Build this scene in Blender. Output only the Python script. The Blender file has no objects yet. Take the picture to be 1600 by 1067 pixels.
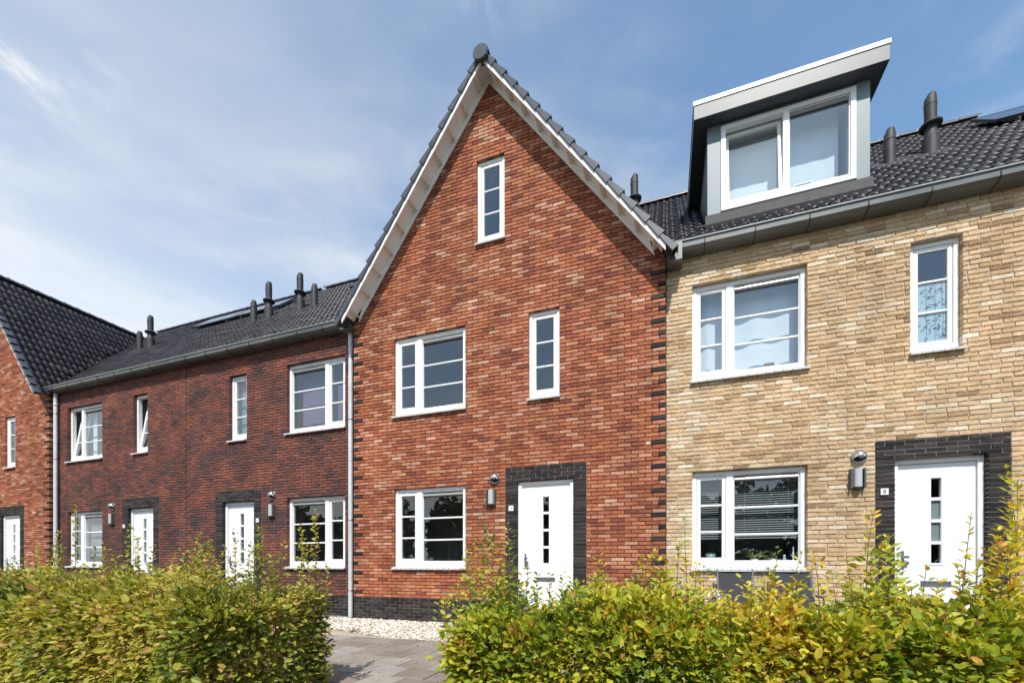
import bpy, math, random
import numpy as np
from mathutils import Matrix, Vector
R = math.radians
rnd = random.Random(7)
nrs = np.random.RandomState(11)
scene = bpy.context.scene
COL = scene.collection

# ------------------------------------------------------------------ camera
CAM_D, CAM_H = 7.19, 1.08
PSI = math.atan(240 / 680)
FPX = 680.0
cam = bpy.data.cameras.new('camera')
cam.sensor_width = 36.0
cam.lens = FPX / 1600 * 36.0
cam.shift_y = (880 - 533.5) / 1600
cam.clip_start = 0.05
cam.clip_end = 1500
camo = bpy.data.objects.new('camera', cam)
COL.objects.link(camo)
camo.location = (0, -CAM_D, CAM_H)
camo.rotation_euler = (R(90), 0, PSI)
scene.camera = camo

# ------------------------------------------------------------------ sky, sun, exposure
SUN_AZ, SUN_EL = R(14), R(52)          # azimuth measured from -Y towards +X
sun_dir = Vector((math.sin(SUN_AZ) * math.cos(SUN_EL), -math.cos(SUN_AZ) * math.cos(SUN_EL), math.sin(SUN_EL)))
world = bpy.data.worlds.new('World')
scene.world = world
world.use_nodes = True
wn, wl = world.node_tree.nodes, world.node_tree.links
wn.clear()
out = wn.new('ShaderNodeOutputWorld')
bg = wn.new('ShaderNodeBackground')
bg.inputs['Strength'].default_value = 0.15
sky = wn.new('ShaderNodeTexSky')
sky.sky_type = 'NISHITA'
sky.sun_disc = False
sky.sun_elevation = SUN_EL
sky.sun_rotation = math.pi - SUN_AZ
sky.air_density = 1.0
sky.dust_density = 0.5
sky.ozone_density = 2.5
tc = wn.new('ShaderNodeTexCoord')


def wnoise(scale_v, nscale, detail, rough, loc=(0, 0, 0), rot=(0, 0, 0), dist=0.0):
    mp = wn.new('ShaderNodeMapping')
    mp.inputs['Scale'].default_value = scale_v
    mp.inputs['Location'].default_value = loc
    mp.inputs['Rotation'].default_value = rot
    wl.new(tc.outputs['Generated'], mp.inputs['Vector'])
    n = wn.new('ShaderNodeTexNoise')
    n.inputs['Scale'].default_value = nscale
    n.inputs['Detail'].default_value = detail
    n.inputs['Roughness'].default_value = rough
    n.inputs['Distortion'].default_value = dist
    wl.new(mp.outputs[0], n.inputs['Vector'])
    return n.outputs['Fac']


def wmath(op, a, b, clamp=False):
    m = wn.new('ShaderNodeMath')
    m.operation = op
    m.use_clamp = clamp
    for i, v in enumerate((a, b)):
        if isinstance(v, (int, float)):
            m.inputs[i].default_value = v
        else:
            wl.new(v, m.inputs[i])
    return m.outputs[0]


def wrange(v, a, b, c, d, smooth=True):
    m = wn.new('ShaderNodeMapRange')
    m.interpolation_type = 'SMOOTHSTEP' if smooth else 'LINEAR'
    for k, x in zip(('From Min', 'From Max', 'To Min', 'To Max'), (a, b, c, d)):
        m.inputs[k].default_value = x
    wl.new(v, m.inputs['Value'])
    return m.outputs[0]


sep = wn.new('ShaderNodeSeparateXYZ')
wl.new(tc.outputs['Generated'], sep.inputs[0])
streak = wnoise((1.0, 1.0, 3.2), 1.5, 7, 0.55, (0.4, 0.1, 0.0), (0.25, 0.18, 0.5), 0.35)
broad = wnoise((1.0, 1.0, 1.8), 1.1, 3, 0.5, (2.4, 1.1, 0.3))
fine = wnoise((1.0, 1.0, 3.0), 6.0, 8, 0.6, (0.9, 0.2, 0.5), (0.2, 0.1, 0.7), 0.5)
c1 = wrange(wmath('ADD', wmath('MULTIPLY', streak, 0.75), wmath('MULTIPLY', fine, 0.25)), 0.42, 0.72, 0.0, 1.0)
c2 = wrange(broad, 0.35, 0.62, 0.1, 1.0)
veil = wrange(sep.outputs['X'], -0.98, 0.12, 0.58, 0.07)          # thin high cloud thickens towards the west
low = wrange(sep.outputs['Z'], 0.05, 0.62, 0.55, 0.0)
puff = wnoise((1.0, 1.0, 1.5), 7.0, 7, 0.62, (3.1, 0.6, 1.2), (0.2, 0.1, 0.3), 0.6)
where = wrange(wnoise((1.0, 1.0, 1.4), 2.1, 2, 0.5, (5.3, 2.2, 0.7)), 0.50, 0.68, 0.0, 1.0)
c3 = wmath('MULTIPLY', wrange(puff, 0.50, 0.72, 0.0, 1.0), where)
cover = wmath('MULTIPLY', wmath('MULTIPLY', c1, c2), 0.50)
cover = wmath('ADD', cover, wmath('MULTIPLY', c3, 0.55))
cover = wmath('ADD', cover, wmath('MULTIPLY', wmath('ADD', veil, low), wrange(streak, 0.2, 0.8, 0.5, 1.0)), True)
mixc = wn.new('ShaderNodeMix')
mixc.data_type = 'RGBA'
wl.new(cover, mixc.inputs['Factor'])
tint = wn.new('ShaderNodeMix')
tint.data_type = 'RGBA'
tint.blend_type = 'MULTIPLY'
tint.inputs['Factor'].default_value = 1.0
tint.inputs['B'].default_value = (1.00, 1.22, 1.22, 1)
wl.new(sky.outputs[0], tint.inputs['A'])
wl.new(tint.outputs['Result'], mixc.inputs['A'])
mixc.inputs['B'].default_value = (5.5, 5.5, 5.4, 1)
wl.new(mixc.outputs['Result'], bg.inputs['Color'])
wl.new(bg.outputs[0], out.inputs[0])

sl = bpy.data.lights.new('sun', 'SUN')
sl.energy = 4.3
sl.angle = R(0.53)
sl.color = (1.0, 0.955, 0.89)
slo = bpy.data.objects.new('sun', sl)
COL.objects.link(slo)
slo.rotation_euler = sun_dir.to_track_quat('Z', 'Y').to_euler()
slo.location = sun_dir * 60

scene.view_settings.view_transform = 'Standard'
scene.view_settings.look = 'None'
scene.view_settings.gamma = 1
scene.view_settings.use_curve_mapping = False
scene.view_settings.exposure = 0.36
scene.render.engine = 'CYCLES'
scene.cycles.max_bounces = 8
scene.cycles.transparent_max_bounces = 12


# ------------------------------------------------------------------ camera maths (used only to choose which pieces show largest)
def project(x, y, z):
    c, s = math.cos(PSI), math.sin(PSI)
    r = x * c + (y + CAM_D) * s
    f = -x * s + (y + CAM_D) * c
    if f < 0.1:
        return -9999, -9999, 0.1
    return 800 + FPX * r / f, 880 - FPX * (z - CAM_H) / f, f


# ------------------------------------------------------------------ materials
def new_mat(name):
    m = bpy.data.materials.new(name)
    m.use_nodes = True
    nt = m.node_tree
    return m, nt.nodes, nt.links, nt.nodes['Principled BSDF']


def add_bump(N, L, P, fac, strength, dist, prev=None):
    b = N.new('ShaderNodeBump')
    b.inputs['Strength'].default_value = strength
    b.inputs['Distance'].default_value = dist
    L.new(fac, b.inputs['Height'])
    if prev is not None:
        L.new(prev, b.inputs['Normal'])
    L.new(b.outputs[0], P.inputs['Normal'])
    return b.outputs[0]


def pos_noise(N, L, scale, detail=4, rough=0.55, stretch=(1, 1, 1), off=(0, 0, 0)):
    g = N.new('ShaderNodeNewGeometry')
    mp = N.new('ShaderNodeMapping')
    mp.inputs['Scale'].default_value = stretch
    mp.inputs['Location'].default_value = off
    L.new(g.outputs['Position'], mp.inputs[0])
    n = N.new('ShaderNodeTexNoise')
    n.inputs['Scale'].default_value = scale
    n.inputs['Detail'].default_value = detail
    n.inputs['Roughness'].default_value = rough
    L.new(mp.outputs[0], n.inputs['Vector'])
    return n.outputs['Fac']


def ramp(N, L, fac, stops, interp='LINEAR'):
    r = N.new('ShaderNodeValToRGB')
    r.color_ramp.interpolation = interp
    el = r.color_ramp.elements
    while len(el) < len(stops):
        el.new(0.5)
    for e, (p, c) in zip(el, stops):
        e.position = p
        e.color = (*c, 1)
    L.new(fac, r.inputs[0])
    return r.outputs[0]


def mixcol(N, L, mode, fac, a, b):
    m = N.new('ShaderNodeMix')
    m.data_type = 'RGBA'
    m.blend_type = mode
    for k, v in (('Factor', fac), ('A', a), ('B', b)):
        if isinstance(v, (int, float)):
            m.inputs[k].default_value = v
        elif isinstance(v, tuple):
            m.inputs[k].default_value = (*v, 1)
        else:
            L.new(v, m.inputs[k])
    return m.outputs['Result']


def tone_attr(N, L):
    a = N.new('ShaderNodeAttribute')
    a.attribute_type = 'GEOMETRY'
    a.attribute_name = 'tone'
    b = N.new('ShaderNodeAttribute')
    b.attribute_type = 'OBJECT'
    b.attribute_name = 'tone_value'
    m = N.new('ShaderNodeMath')
    m.operation = 'ADD'
    L.new(a.outputs['Fac'], m.inputs[0])
    L.new(b.outputs['Fac'], m.inputs[1])
    return m.outputs[0]


def grey(N, L, fac, a, b, lo=0.3, hi=0.7):
    return ramp(N, L, fac, [(lo, (a, a, a)), (hi, (b, b, b))])


def brick_mat(name, stops, rough=0.85, bump=0.6, blotch=(0.72, 1.25), spec=0.3):
    m, N, L, P = new_mat(name)
    base = ramp(N, L, tone_attr(N, L), stops)
    n1 = pos_noise(N, L, 55, 5, 0.65, (0.45, 1, 1))
    n2 = pos_noise(N, L, 9, 3, 0.5, (0.6, 1, 1.4))
    n3 = pos_noise(N, L, 0.7, 3, 0.5)
    c = mixcol(N, L, 'MULTIPLY', 1.0, base, grey(N, L, n1, *blotch, 0.32, 0.68))
    c = mixcol(N, L, 'MULTIPLY', 1.0, c, grey(N, L, n2, 0.85, 1.15))
    c = mixcol(N, L, 'MULTIPLY', 1.0, c, grey(N, L, n3, 0.86, 1.12))
    c = mixcol(N, L, 'MULTIPLY', 1.0, c, grey(N, L, pos_noise(N, L, 4.5, 4, 0.6, (1, 1, .16), (3, 0, 0)), 0.84, 1.12))
    L.new(c, P.inputs['Base Color'])
    P.inputs['Roughness'].default_value = rough
    P.inputs['Specular IOR Level'].default_value = spec
    nb = pos_noise(N, L, 70, 6, 0.7, (0.4, 1, 1.2))
    add_bump(N, L, P, nb, bump, 0.006)
    return m


def simple(name, col, rough=0.5, metal=0.0, noise=None, spec=0.5, bump=None, coat=0.0):
    m, N, L, P = new_mat(name)
    P.inputs['Roughness'].default_value = rough
    P.inputs['Metallic'].default_value = metal
    P.inputs['Specular IOR Level'].default_value = spec
    P.inputs['Coat Weight'].default_value = coat
    if noise:
        sc, lo, hi = noise
        n = pos_noise(N, L, sc, 5, 0.6)
        L.new(mixcol(N, L, 'MULTIPLY', 1.0, col, grey(N, L, n, lo, hi)), P.inputs['Base Color'])
    else:
        P.inputs['Base Color'].default_value = (*col, 1)
    if bump:
        add_bump(N, L, P, pos_noise(N, L, bump[0], 4, 0.6), bump[1], bump[2])
    return m


M = {}
M['red_brick'] = brick_mat('red_brick', [(0.0, (.16, .050, .035)), (.18, (.225, .068, .040)), (.4, (.315, .096, .046)),
                                       (.6, (.375, .125, .057)), (.76, (.425, .170, .090)), (.9, (.47, .245, .155)), (1, (.54, .34, .235))])
M['dark_brick'] = brick_mat('dark_brick', [(0.0, (.062, .042, .041)), (.28, (.100, .050, .045)), (.48, (.150, .060, .046)),
                                         (.72, (.200, .068, .046)), (1, (.255, .090, .055))], blotch=(.65, 1.3), bump=0.8)
M['tan_brick'] = brick_mat('tan_brick', [(0.0, (.27, .165, .09)), (.12, (.37, .235, .122)), (.35, (.48, .320, .172)), (.6, (.56, .385, .22)),
                                       (.8, (.60, .45, .285)), (1, (.70, .59, .44))], bump=1.0, blotch=(.74, 1.22))
M['black_brick'] = brick_mat('black_brick', [(0, (.016, .013, .013)), (.5, (.027, .022, .022)), (1, (.050, .040, .037))], rough=.75, bump=1.0, spec=.25)
M['mortar_red'] = simple('mortar_red', (.085, .055, .045), .95, noise=(20, .7, 1.2))
M['mortar_dark'] = simple('mortar_dark', (.085, .065, .060), .95, noise=(20, .7, 1.2))
M['mortar_tan'] = simple('mortar_tan', (.50, .42, .32), .95, noise=(20, .8, 1.15))
M['mortar_black'] = simple('mortar_black', (.15, .125, .11), .95, noise=(20, .7, 1.3))
M['white'] = simple('white_paint', (.78, .775, .76), .38, noise=(3, .95, 1.03))
M['white_wood'] = simple('white_wood', (.82, .81, .78), .5, noise=(4, .9, 1.04))
M['cream_wood'] = simple('cream_wood', (.78, .73, .64), .6, noise=(5, .85, 1.05))
M['white_door'] = simple('white_door', (.80, .80, .80), .35, noise=(1.5, .97, 1.02))
M['sill'] = simple('glazed_sill', (.54, .54, .52), .35, noise=(14, .82, 1.08))
M['vent'] = simple('vent_metal', (.36, .37, .36), .4, .3, noise=(8, .9, 1.05))
M['rubber'] = simple('rubber', (.02, .02, .02), .6)
M['fascia'] = simple('fascia_panel', (.085, .096, .100), .45, noise=(2.0, .92, 1.06))
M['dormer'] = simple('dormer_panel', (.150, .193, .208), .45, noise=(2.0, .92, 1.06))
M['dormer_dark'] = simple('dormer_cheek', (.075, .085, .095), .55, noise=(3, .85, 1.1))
M['trim'] = simple('roof_trim', (.82, .82, .80), .35, .1)
M['lead'] = simple('lead', (.028, .027, .028), .7, .1, noise=(9, .7, 1.4))
M['flue'] = simple('flue_plastic', (.020, .019, .019), .62, noise=(16, .7, 1.5), bump=(60, .3, .004))
M['chrome'] = simple('chrome', (.66, .64, .60), .2, 1.0)
M['steel'] = simple('steel', (.36, .36, .37), .35, .9)
M['lamp_body'] = simple('lamp_body', (.10, .105, .11), .45, .3)
M['lamp_face'] = simple('lamp_face', (.50, .505, .51), .35, .25)
M['soil'] = simple('soil', (.07, .05, .033), .95, noise=(15, .5, 1.5), bump=(30, 1, .03))
M['verge_soil'] = simple('ground_grass', (.06, .075, .03), .95, noise=(1.2, .6, 1.4), bump=(20, 1, .03))
M['asphalt'] = simple('asphalt', (.055, .055, .058), .9, noise=(30, .8, 1.25))
M['pavement'] = simple('pavement_grey', (.20, .19, .18), .9, noise=(8, .8, 1.2))
M['room'] = simple('room_paint', (.26, .25, .24), .8)
M['curtain_teal'] = simple('curtain_teal', (.10, .26, .34), .8)
M['door_net'] = simple('door_net', (.30, .34, .33), .8)
M['room_white'] = simple('room_light_paint', (.42, .42, .44), .8)
M['curtain'] = simple('curtain', (.74, .77, .80), .85)
M['reflection_purple'] = simple('reflection_purple', (.16, .135, .20), .85)  # dark purple reflection in the glass, put into a flat colour
M['blind_slat'] = simple('blind_slat', (.42, .45, .45), .5)
M['mesh_fabric'] = simple('mesh_fabric', (.022, .023, .027), .75, noise=(120, .7, 1.4))
M['chair_metal'] = simple('chair_metal', (.16, .17, .19), .4, .6)
M['terracotta'] = simple('pot_terracotta', (.36, .19, .11), .7, noise=(12, .8, 1.2))
M['pot_blue'] = simple('pot_blue', (.24, .33, .36), .35)
M['ceramic'] = simple('ceramic_white', (.72, .74, .74), .3)
M['wood_brown'] = simple('wood_brown', (.33, .24, .17), .6, noise=(14, .75, 1.2))
M['print_dark'] = simple('print_dark', (.05, .055, .07), .5)
M['sticker'] = simple('number_plate', (.80, .81, .80), .35)
M['ink'] = simple('number_ink', (.02, .025, .04), .4)
M['twig'] = simple('twig', (.14, .085, .05), .8, noise=(40, .7, 1.3))
M['leaf_green'] = simple('leaf_green', (.07, .13, .03), .5)
M['leaf_pale'] = simple('leaf_pale', (.34, .38, .13), .5)
M['leaf_red'] = simple('leaf_red', (.34, .11, .05), .5)
M['petal'] = simple('petal', (.78, .77, .80), .6)


def tile_mat():
    m, N, L, P = new_mat('roof_tile_glaze')
    base = ramp(N, L, tone_attr(N, L), [(0, (.012, .011, .013)), (.6, (.021, .019, .022)), (1, (.036, .032, .034))])
    n = pos_noise(N, L, 9, 5, .6)
    L.new(mixcol(N, L, 'MULTIPLY', 1.0, base, grey(N, L, n, .75, 1.3)), P.inputs['Base Color'])
    P.inputs['Roughness'].default_value = .40
    P.inputs['Specular IOR Level'].default_value = .24
    add_bump(N, L, P, pos_noise(N, L, 45, 3, .5), .25, .004)
    return m


M['tile'] = tile_mat()
M['ridge_tile'] = simple('ridge_tile_glaze', (.032, .031, .035), .36, noise=(7, .8, 1.25), spec=.6)
M['verge_tile'] = simple('verge_tile_glaze', (.048, .053, .062), .34, noise=(7, .8, 1.25), spec=.6)


def zinc_mat():
    m, N, L, P = new_mat('zinc')
    n = pos_noise(N, L, 3, 6, .65, (.3, 1, 1))
    L.new(ramp(N, L, n, [(.3, (.09, .098, .098)), (.5, (.14, .146, .14)), (.72, (.20, .195, .18))]), P.inputs['Base Color'])
    P.inputs['Metallic'].default_value = .55
    P.inputs['Roughness'].default_value = .5
    return m


M['zinc'] = zinc_mat()
M['bead'] = simple('bead_zinc_glint', (.52, .53, .53), .4, .3)  # paler than the gutter zinc: the sun's bright line put into the colour
M['pipe'] = simple('pipe_zinc', (.56, .58, .60), .45, .1, noise=(4, .85, 1.1))


def glass_mat():
    m, N, L, P = new_mat('window_glass')
    N.remove(P)
    o = N['Material Output']
    t = N.new('ShaderNodeBsdfTransparent')
    t.inputs[0].default_value = (.91, .94, .95, 1)
    g = N.new('ShaderNodeBsdfGlossy')
    g.inputs['Roughness'].default_value = 0.0
    g.inputs['Color'].default_value = (.95, .97, 1, 1)
    fr = N.new('ShaderNodeFresnel')
    geo = N.new('ShaderNodeNewGeometry')
    io = N.new('ShaderNodeMapRange')          # keeps the same reflectance on both faces of the pane
    io.inputs['To Min'].default_value = 1.55
    io.inputs['To Max'].default_value = 1 / 1.55
    L.new(geo.outputs['Backfacing'], io.inputs['Value'])
    L.new(io.outputs[0], fr.inputs['IOR'])
    mm = N.new('ShaderNodeMath')
    mm.operation = 'MULTIPLY_ADD'
    mm.use_clamp = True
    mm.inputs[1].default_value = 1.3
    mm.inputs[2].default_value = 0.01
    L.new(fr.outputs[0], mm.inputs[0])
    mx = N.new('ShaderNodeMixShader')
    L.new(mm.outputs[0], mx.inputs[0])
    L.new(t.outputs[0], mx.inputs[1])
    L.new(g.outputs[0], mx.inputs[2])
    b = N.new('ShaderNodeBump')
    b.inputs['Strength'].default_value = .12
    b.inputs['Distance'].default_value = .01
    L.new(pos_noise(N, L, 1.6, 2, .5), b.inputs['Height'])
    L.new(b.outputs[0], g.inputs['Normal'])
    L.new(mx.outputs[0], o.inputs[0])
    return m


M['glass'] = glass_mat()


def film_mat():
    """frosted window film printed with dark bamboo stems and leaves"""
    m, N, L, P = new_mat('bamboo_film')
    P.inputs['Base Color'].default_value = (.42, .52, .56, 1)
    P.inputs['Roughness'].default_value = .6
    return m


M['film'] = film_mat()


def solar_mat():
    m, N, L, P = new_mat('solar_cells')
    P.inputs['Base Color'].default_value = (.018, .022, .035, 1)
    P.inputs['Roughness'].default_value = .12
    P.inputs['Specular IOR Level'].default_value = .9
    return m


M['solar'] = solar_mat()


def leaf_mat(name, stops):
    m, N, L, P = new_mat(name)
    o = N['Material Output']
    c = ramp(N, L, tone_attr(N, L), stops)
    n = pos_noise(N, L, 60, 3, .6)
    c = mixcol(N, L, 'MULTIPLY', 1.0, c, grey(N, L, n, .8, 1.18))
    L.new(c, P.inputs['Base Color'])
    P.inputs['Roughness'].default_value = .5
    P.inputs['Specular IOR Level'].default_value = .4
    tr = N.new('ShaderNodeBsdfTranslucent')
    L.new(mixcol(N, L, 'MULTIPLY', 1.0, c, (1.25, 1.15, .55)), tr.inputs[0])
    mx = N.new('ShaderNodeMixShader')
    mx.inputs[0].default_value = .38
    L.new(P.outputs[0], mx.inputs[1])
    L.new(tr.outputs[0], mx.inputs[2])
    L.new(mx.outputs[0], o.inputs[0])
    return m


M['hedge_leaf'] = leaf_mat('hedge_leaf', [(0, (.035, .080, .012)), (.2, (.11, .19, .022)), (.42, (.28, .35, .030)), (.64, (.50, .48, .042)),
                                          (.82, (.68, .51, .055)), (.93, (.62, .32, .055)), (1, (.32, .15, .06))])
M['hedge_leaf_olive'] = leaf_mat('hedge_leaf_olive', [(0, (.038, .070, .014)), (.22, (.13, .18, .026)), (.46, (.32, .33, .040)), (.68, (.47, .42, .065)),
                                                      (.84, (.55, .39, .10)), (.94, (.44, .25, .10)), (1, (.24, .13, .06))])
M['tree_leaf'] = leaf_mat('tree_leaf', [(0, (.018, .035, .010)), (.6, (.04, .07, .018)), (1, (.07, .10, .028))])


def stone_mat(name, stops, bump=.4):
    m, N, L, P = new_mat(name)
    c = ramp(N, L, tone_attr(N, L), stops)
    n = pos_noise(N, L, 35, 5, .65)
    n2 = pos_noise(N, L, 2.2, 4, .6)
    c = mixcol(N, L, 'MULTIPLY', 1.0, c, grey(N, L, n, .82, 1.15))
    c = mixcol(N, L, 'MULTIPLY', 1.0, c, grey(N, L, n2, .8, 1.12))
    L.new(c, P.inputs['Base Color'])
    P.inputs['Roughness'].default_value = .9
    add_bump(N, L, P, n, bump, .004)
    return m


M['gravel'] = stone_mat('gravel_stone', [(0, (.42, .34, .26)), (.4, (.62, .55, .45)), (1, (.80, .75, .66))])
M['paver'] = stone_mat('paver_concrete', [(0, (.185, .150, .120)), (.5, (.235, .200, .165)), (1, (.30, .27, .235))])


# ------------------------------------------------------------------ mesh helpers
def wloc(o):
    v = Vector((0, 0, 0))
    while o is not None:
        v += o.location
        o = o.parent
    return v


def link(o, parent=None, world_loc=None):
    COL.objects.link(o)
    if parent is not None:
        o.parent = parent
        o.location = (Vector(world_loc) if world_loc is not None else Vector((0, 0, 0))) - wloc(parent)
    elif world_loc is not None:
        o.location = world_loc
    return o


def props(o, label=None, category=None, group=None, kind=None):
    for k, v in (('label', label), ('category', category), ('group', group), ('kind', kind)):
        if v:
            o[k] = v
    return o


def empty(name, loc, label=None, category=None, group=None):
    o = bpy.data.objects.new(name, None)
    o.empty_display_size = .2
    link(o, None, loc)
    return props(o, label, category, group)


class MB:
    def __init__(s):
        s.v, s.f, s.sm = [], [], []

    def add(s, verts, faces, smooth=False):
        b = len(s.v)
        s.v += [tuple(p) for p in verts]
        s.f += [tuple(i + b for i in f) for f in faces]
        s.sm += [smooth] * len(faces)
        return s

    def box(s, x0, x1, y0, y1, z0, z1, ch=0.0):
        if x1 < x0: x0, x1 = x1, x0
        if y1 < y0: y0, y1 = y1, y0
        if z1 < z0: z0, z1 = z1, z0
        if ch <= 0:
            v = [(x, y, z) for x in (x0, x1) for y in (y0, y1) for z in (z0, z1)]
            s.add(v, [(0, 1, 3, 2), (4, 6, 7, 5), (0, 4, 5, 1), (2, 3, 7, 6), (0, 2, 6, 4), (1, 5, 7, 3)])
        else:                               # front (-y) edge chamfered
            c = ch
            v = [(x0 + c, y0, z0 + c), (x1 - c, y0, z0 + c), (x1 - c, y0, z1 - c), (x0 + c, y0, z1 - c),
                 (x0, y0 + c, z0), (x1, y0 + c, z0), (x1, y0 + c, z1), (x0, y0 + c, z1),
                 (x0, y1, z0), (x1, y1, z0), (x1, y1, z1), (x0, y1, z1)]
            f = [(0, 1, 2, 3)]
            for i in range(4):
                j = (i + 1) % 4
                f.append((i, i + 4, j + 4, j))
                f.append((i + 4, i + 8, j + 8, j + 4))
            f.append((11, 10, 9, 8))
            s.add(v, f)
        return s

    def prism(s, poly, axis, a, b):
        """poly: list of 2D points, extruded along axis ('x','y','z') from a to b"""
        n = len(poly)

        def P(p, t):
            return {'x': (t, p[0], p[1]), 'y': (p[0], t, p[1]), 'z': (p[0], p[1], t)}[axis]
        v = [P(p, a) for p in poly] + [P(p, b) for p in poly]
        f = [tuple(range(n - 1, -1, -1)), tuple(range(n, 2 * n))]
        f += [(i, (i + 1) % n, n + (i + 1) % n, n + i) for i in range(n)]
        return s.add(v, f)

    def tube(s, pts, r, seg=10, cap=True, smooth=True):
        pts = [Vector(p) for p in pts]
        rs = r if isinstance(r, (list, tuple)) else [r] * len(pts)
        rings = []
        n0 = None
        for i, p in enumerate(pts):
            d = (pts[min(i + 1, len(pts) - 1)] - pts[max(i - 1, 0)])
            d = d.normalized() if d.length > 1e-9 else Vector((0, 0, 1))
            if n0 is None:
                n0 = d.orthogonal().normalized()
            else:
                n0 = (n0 - d * n0.dot(d)).normalized()
            b = d.cross(n0)
            rings.append([p + (n0 * math.cos(2 * math.pi * k / seg) + b * math.sin(2 * math.pi * k / seg)) * rs[i] for k in range(seg)])
        v = [q for ring in rings for q in ring]
        f = []
        for i in range(len(pts) - 1):
            for k in range(seg):
                k2 = (k + 1) % seg
                f.append((i * seg + k, i * seg + k2, (i + 1) * seg + k2, (i + 1) * seg + k))
        s.add(v, f, smooth)
        if cap:
            s.add(rings[0], [tuple(range(seg - 1, -1, -1))])
            s.add(rings[-1], [tuple(range(seg))])
        return s

    def lathe(s, prof, c=(0, 0, 0), seg=16, smooth=True):
        v, f = [], []
        for r, z in prof:
            for k in range(seg):
                a = 2 * math.pi * k / seg
                v.append((c[0] + r * math.cos(a), c[1] + r * math.sin(a), c[2] + z))
        for i in range(len(prof) - 1):
            for k in range(seg):
                k2 = (k + 1) % seg
                f.append((i * seg + k, i * seg + k2, (i + 1) * seg + k2, (i + 1) * seg + k))
        return s.add(v, f, smooth)

    def build(s, name, mat, parent=None, xf=None, world_loc=None):
        v = s.v if xf is None else [tuple(xf @ Vector(p)) for p in s.v]
        me = bpy.data.meshes.new(name)
        me.from_pydata(v, [], s.f)
        me.polygons.foreach_set('use_smooth', s.sm)
        me.materials.append(M[mat] if isinstance(mat, str) else mat)
        me.update()
        o = bpy.data.objects.new(name, me)
        link(o, parent, world_loc)
        return o


def np_mesh(name, V, Fq, mat, tone=None, parent=None, kind=None, smooth=False):
    """V (n,3), Fq (m,k) numpy; tone per face"""
    me = bpy.data.meshes.new(name)
    n, m, k = len(V), len(Fq), Fq.shape[1]
    me.vertices.add(n)
    me.vertices.foreach_set('co', np.asarray(V, np.float32).ravel())
    me.loops.add(m * k)
    me.loops.foreach_set('vertex_index', np.asarray(Fq, np.int32).ravel())
    me.polygons.add(m)
    me.polygons.foreach_set('loop_start', np.arange(0, m * k, k, dtype=np.int32))
    me.polygons.foreach_set('loop_total', np.full(m, k, np.int32))
    me.polygons.foreach_set('use_smooth', np.full(m, smooth))
    if tone is not None:
        at = me.attributes.new('tone', 'FLOAT', 'FACE')
        at.data.foreach_set('value', np.asarray(tone, np.float32))
    me.materials.append(M[mat])
    me.update(calc_edges=True)
    me.validate()
    o = bpy.data.objects.new(name, me)
    link(o, parent)
    if kind:
        o['kind'] = kind
    return o


def shared_mesh(name, V, F, mat, smooth=False):
    me = bpy.data.meshes.new(name)
    me.from_pydata([tuple(p) for p in V], [], [tuple(f) for f in F])
    me.polygons.foreach_set('use_smooth', [smooth] * len(F))
    me.materials.append(M[mat])
    me.update()
    return me


# ------------------------------------------------------------------ bricks
CH = 0.0619          # course height
JO = 0.0120          # joint


BRICK_F = np.array([(0, 1, 2, 3)] + [q for i in range(4) for q in ((i, i + 4, (i + 1) % 4 + 4, (i + 1) % 4),)] +
                   [q for i in range(4) for q in ((i + 4, i + 8, (i + 1) % 4 + 8, (i + 1) % 4 + 4),)])


def brick_verts(x0, x1, z0, z1, yf, depth, rs, rough=1.0):
    c = .0035
    j = lambda a: (rs.rand() - .5) * 2 * a * rough
    ring = [(x0, z0), (x1, z0), (x1, z1), (x0, z1)]
    ins = [(x0 + c, z0 + c), (x1 - c, z0 + c), (x1 - c, z1 - c), (x0 + c, z1 - c)]
    jr = [(j(.0022), j(.0018)) for _ in range(4)]
    d = j(.0022)
    t = j(.002)
    v = [(p[0] + q[0], yf + d + (t if k in (1, 2) else -t), p[1] + q[1]) for k, (p, q) in enumerate(zip(ins, jr))]
    v += [(p[0] + q[0], yf + c + .001, p[1] + q[1]) for p, q in zip(ring, jr)]
    v += [(p[0], yf + depth, p[1]) for p in ring]
    return v


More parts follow.
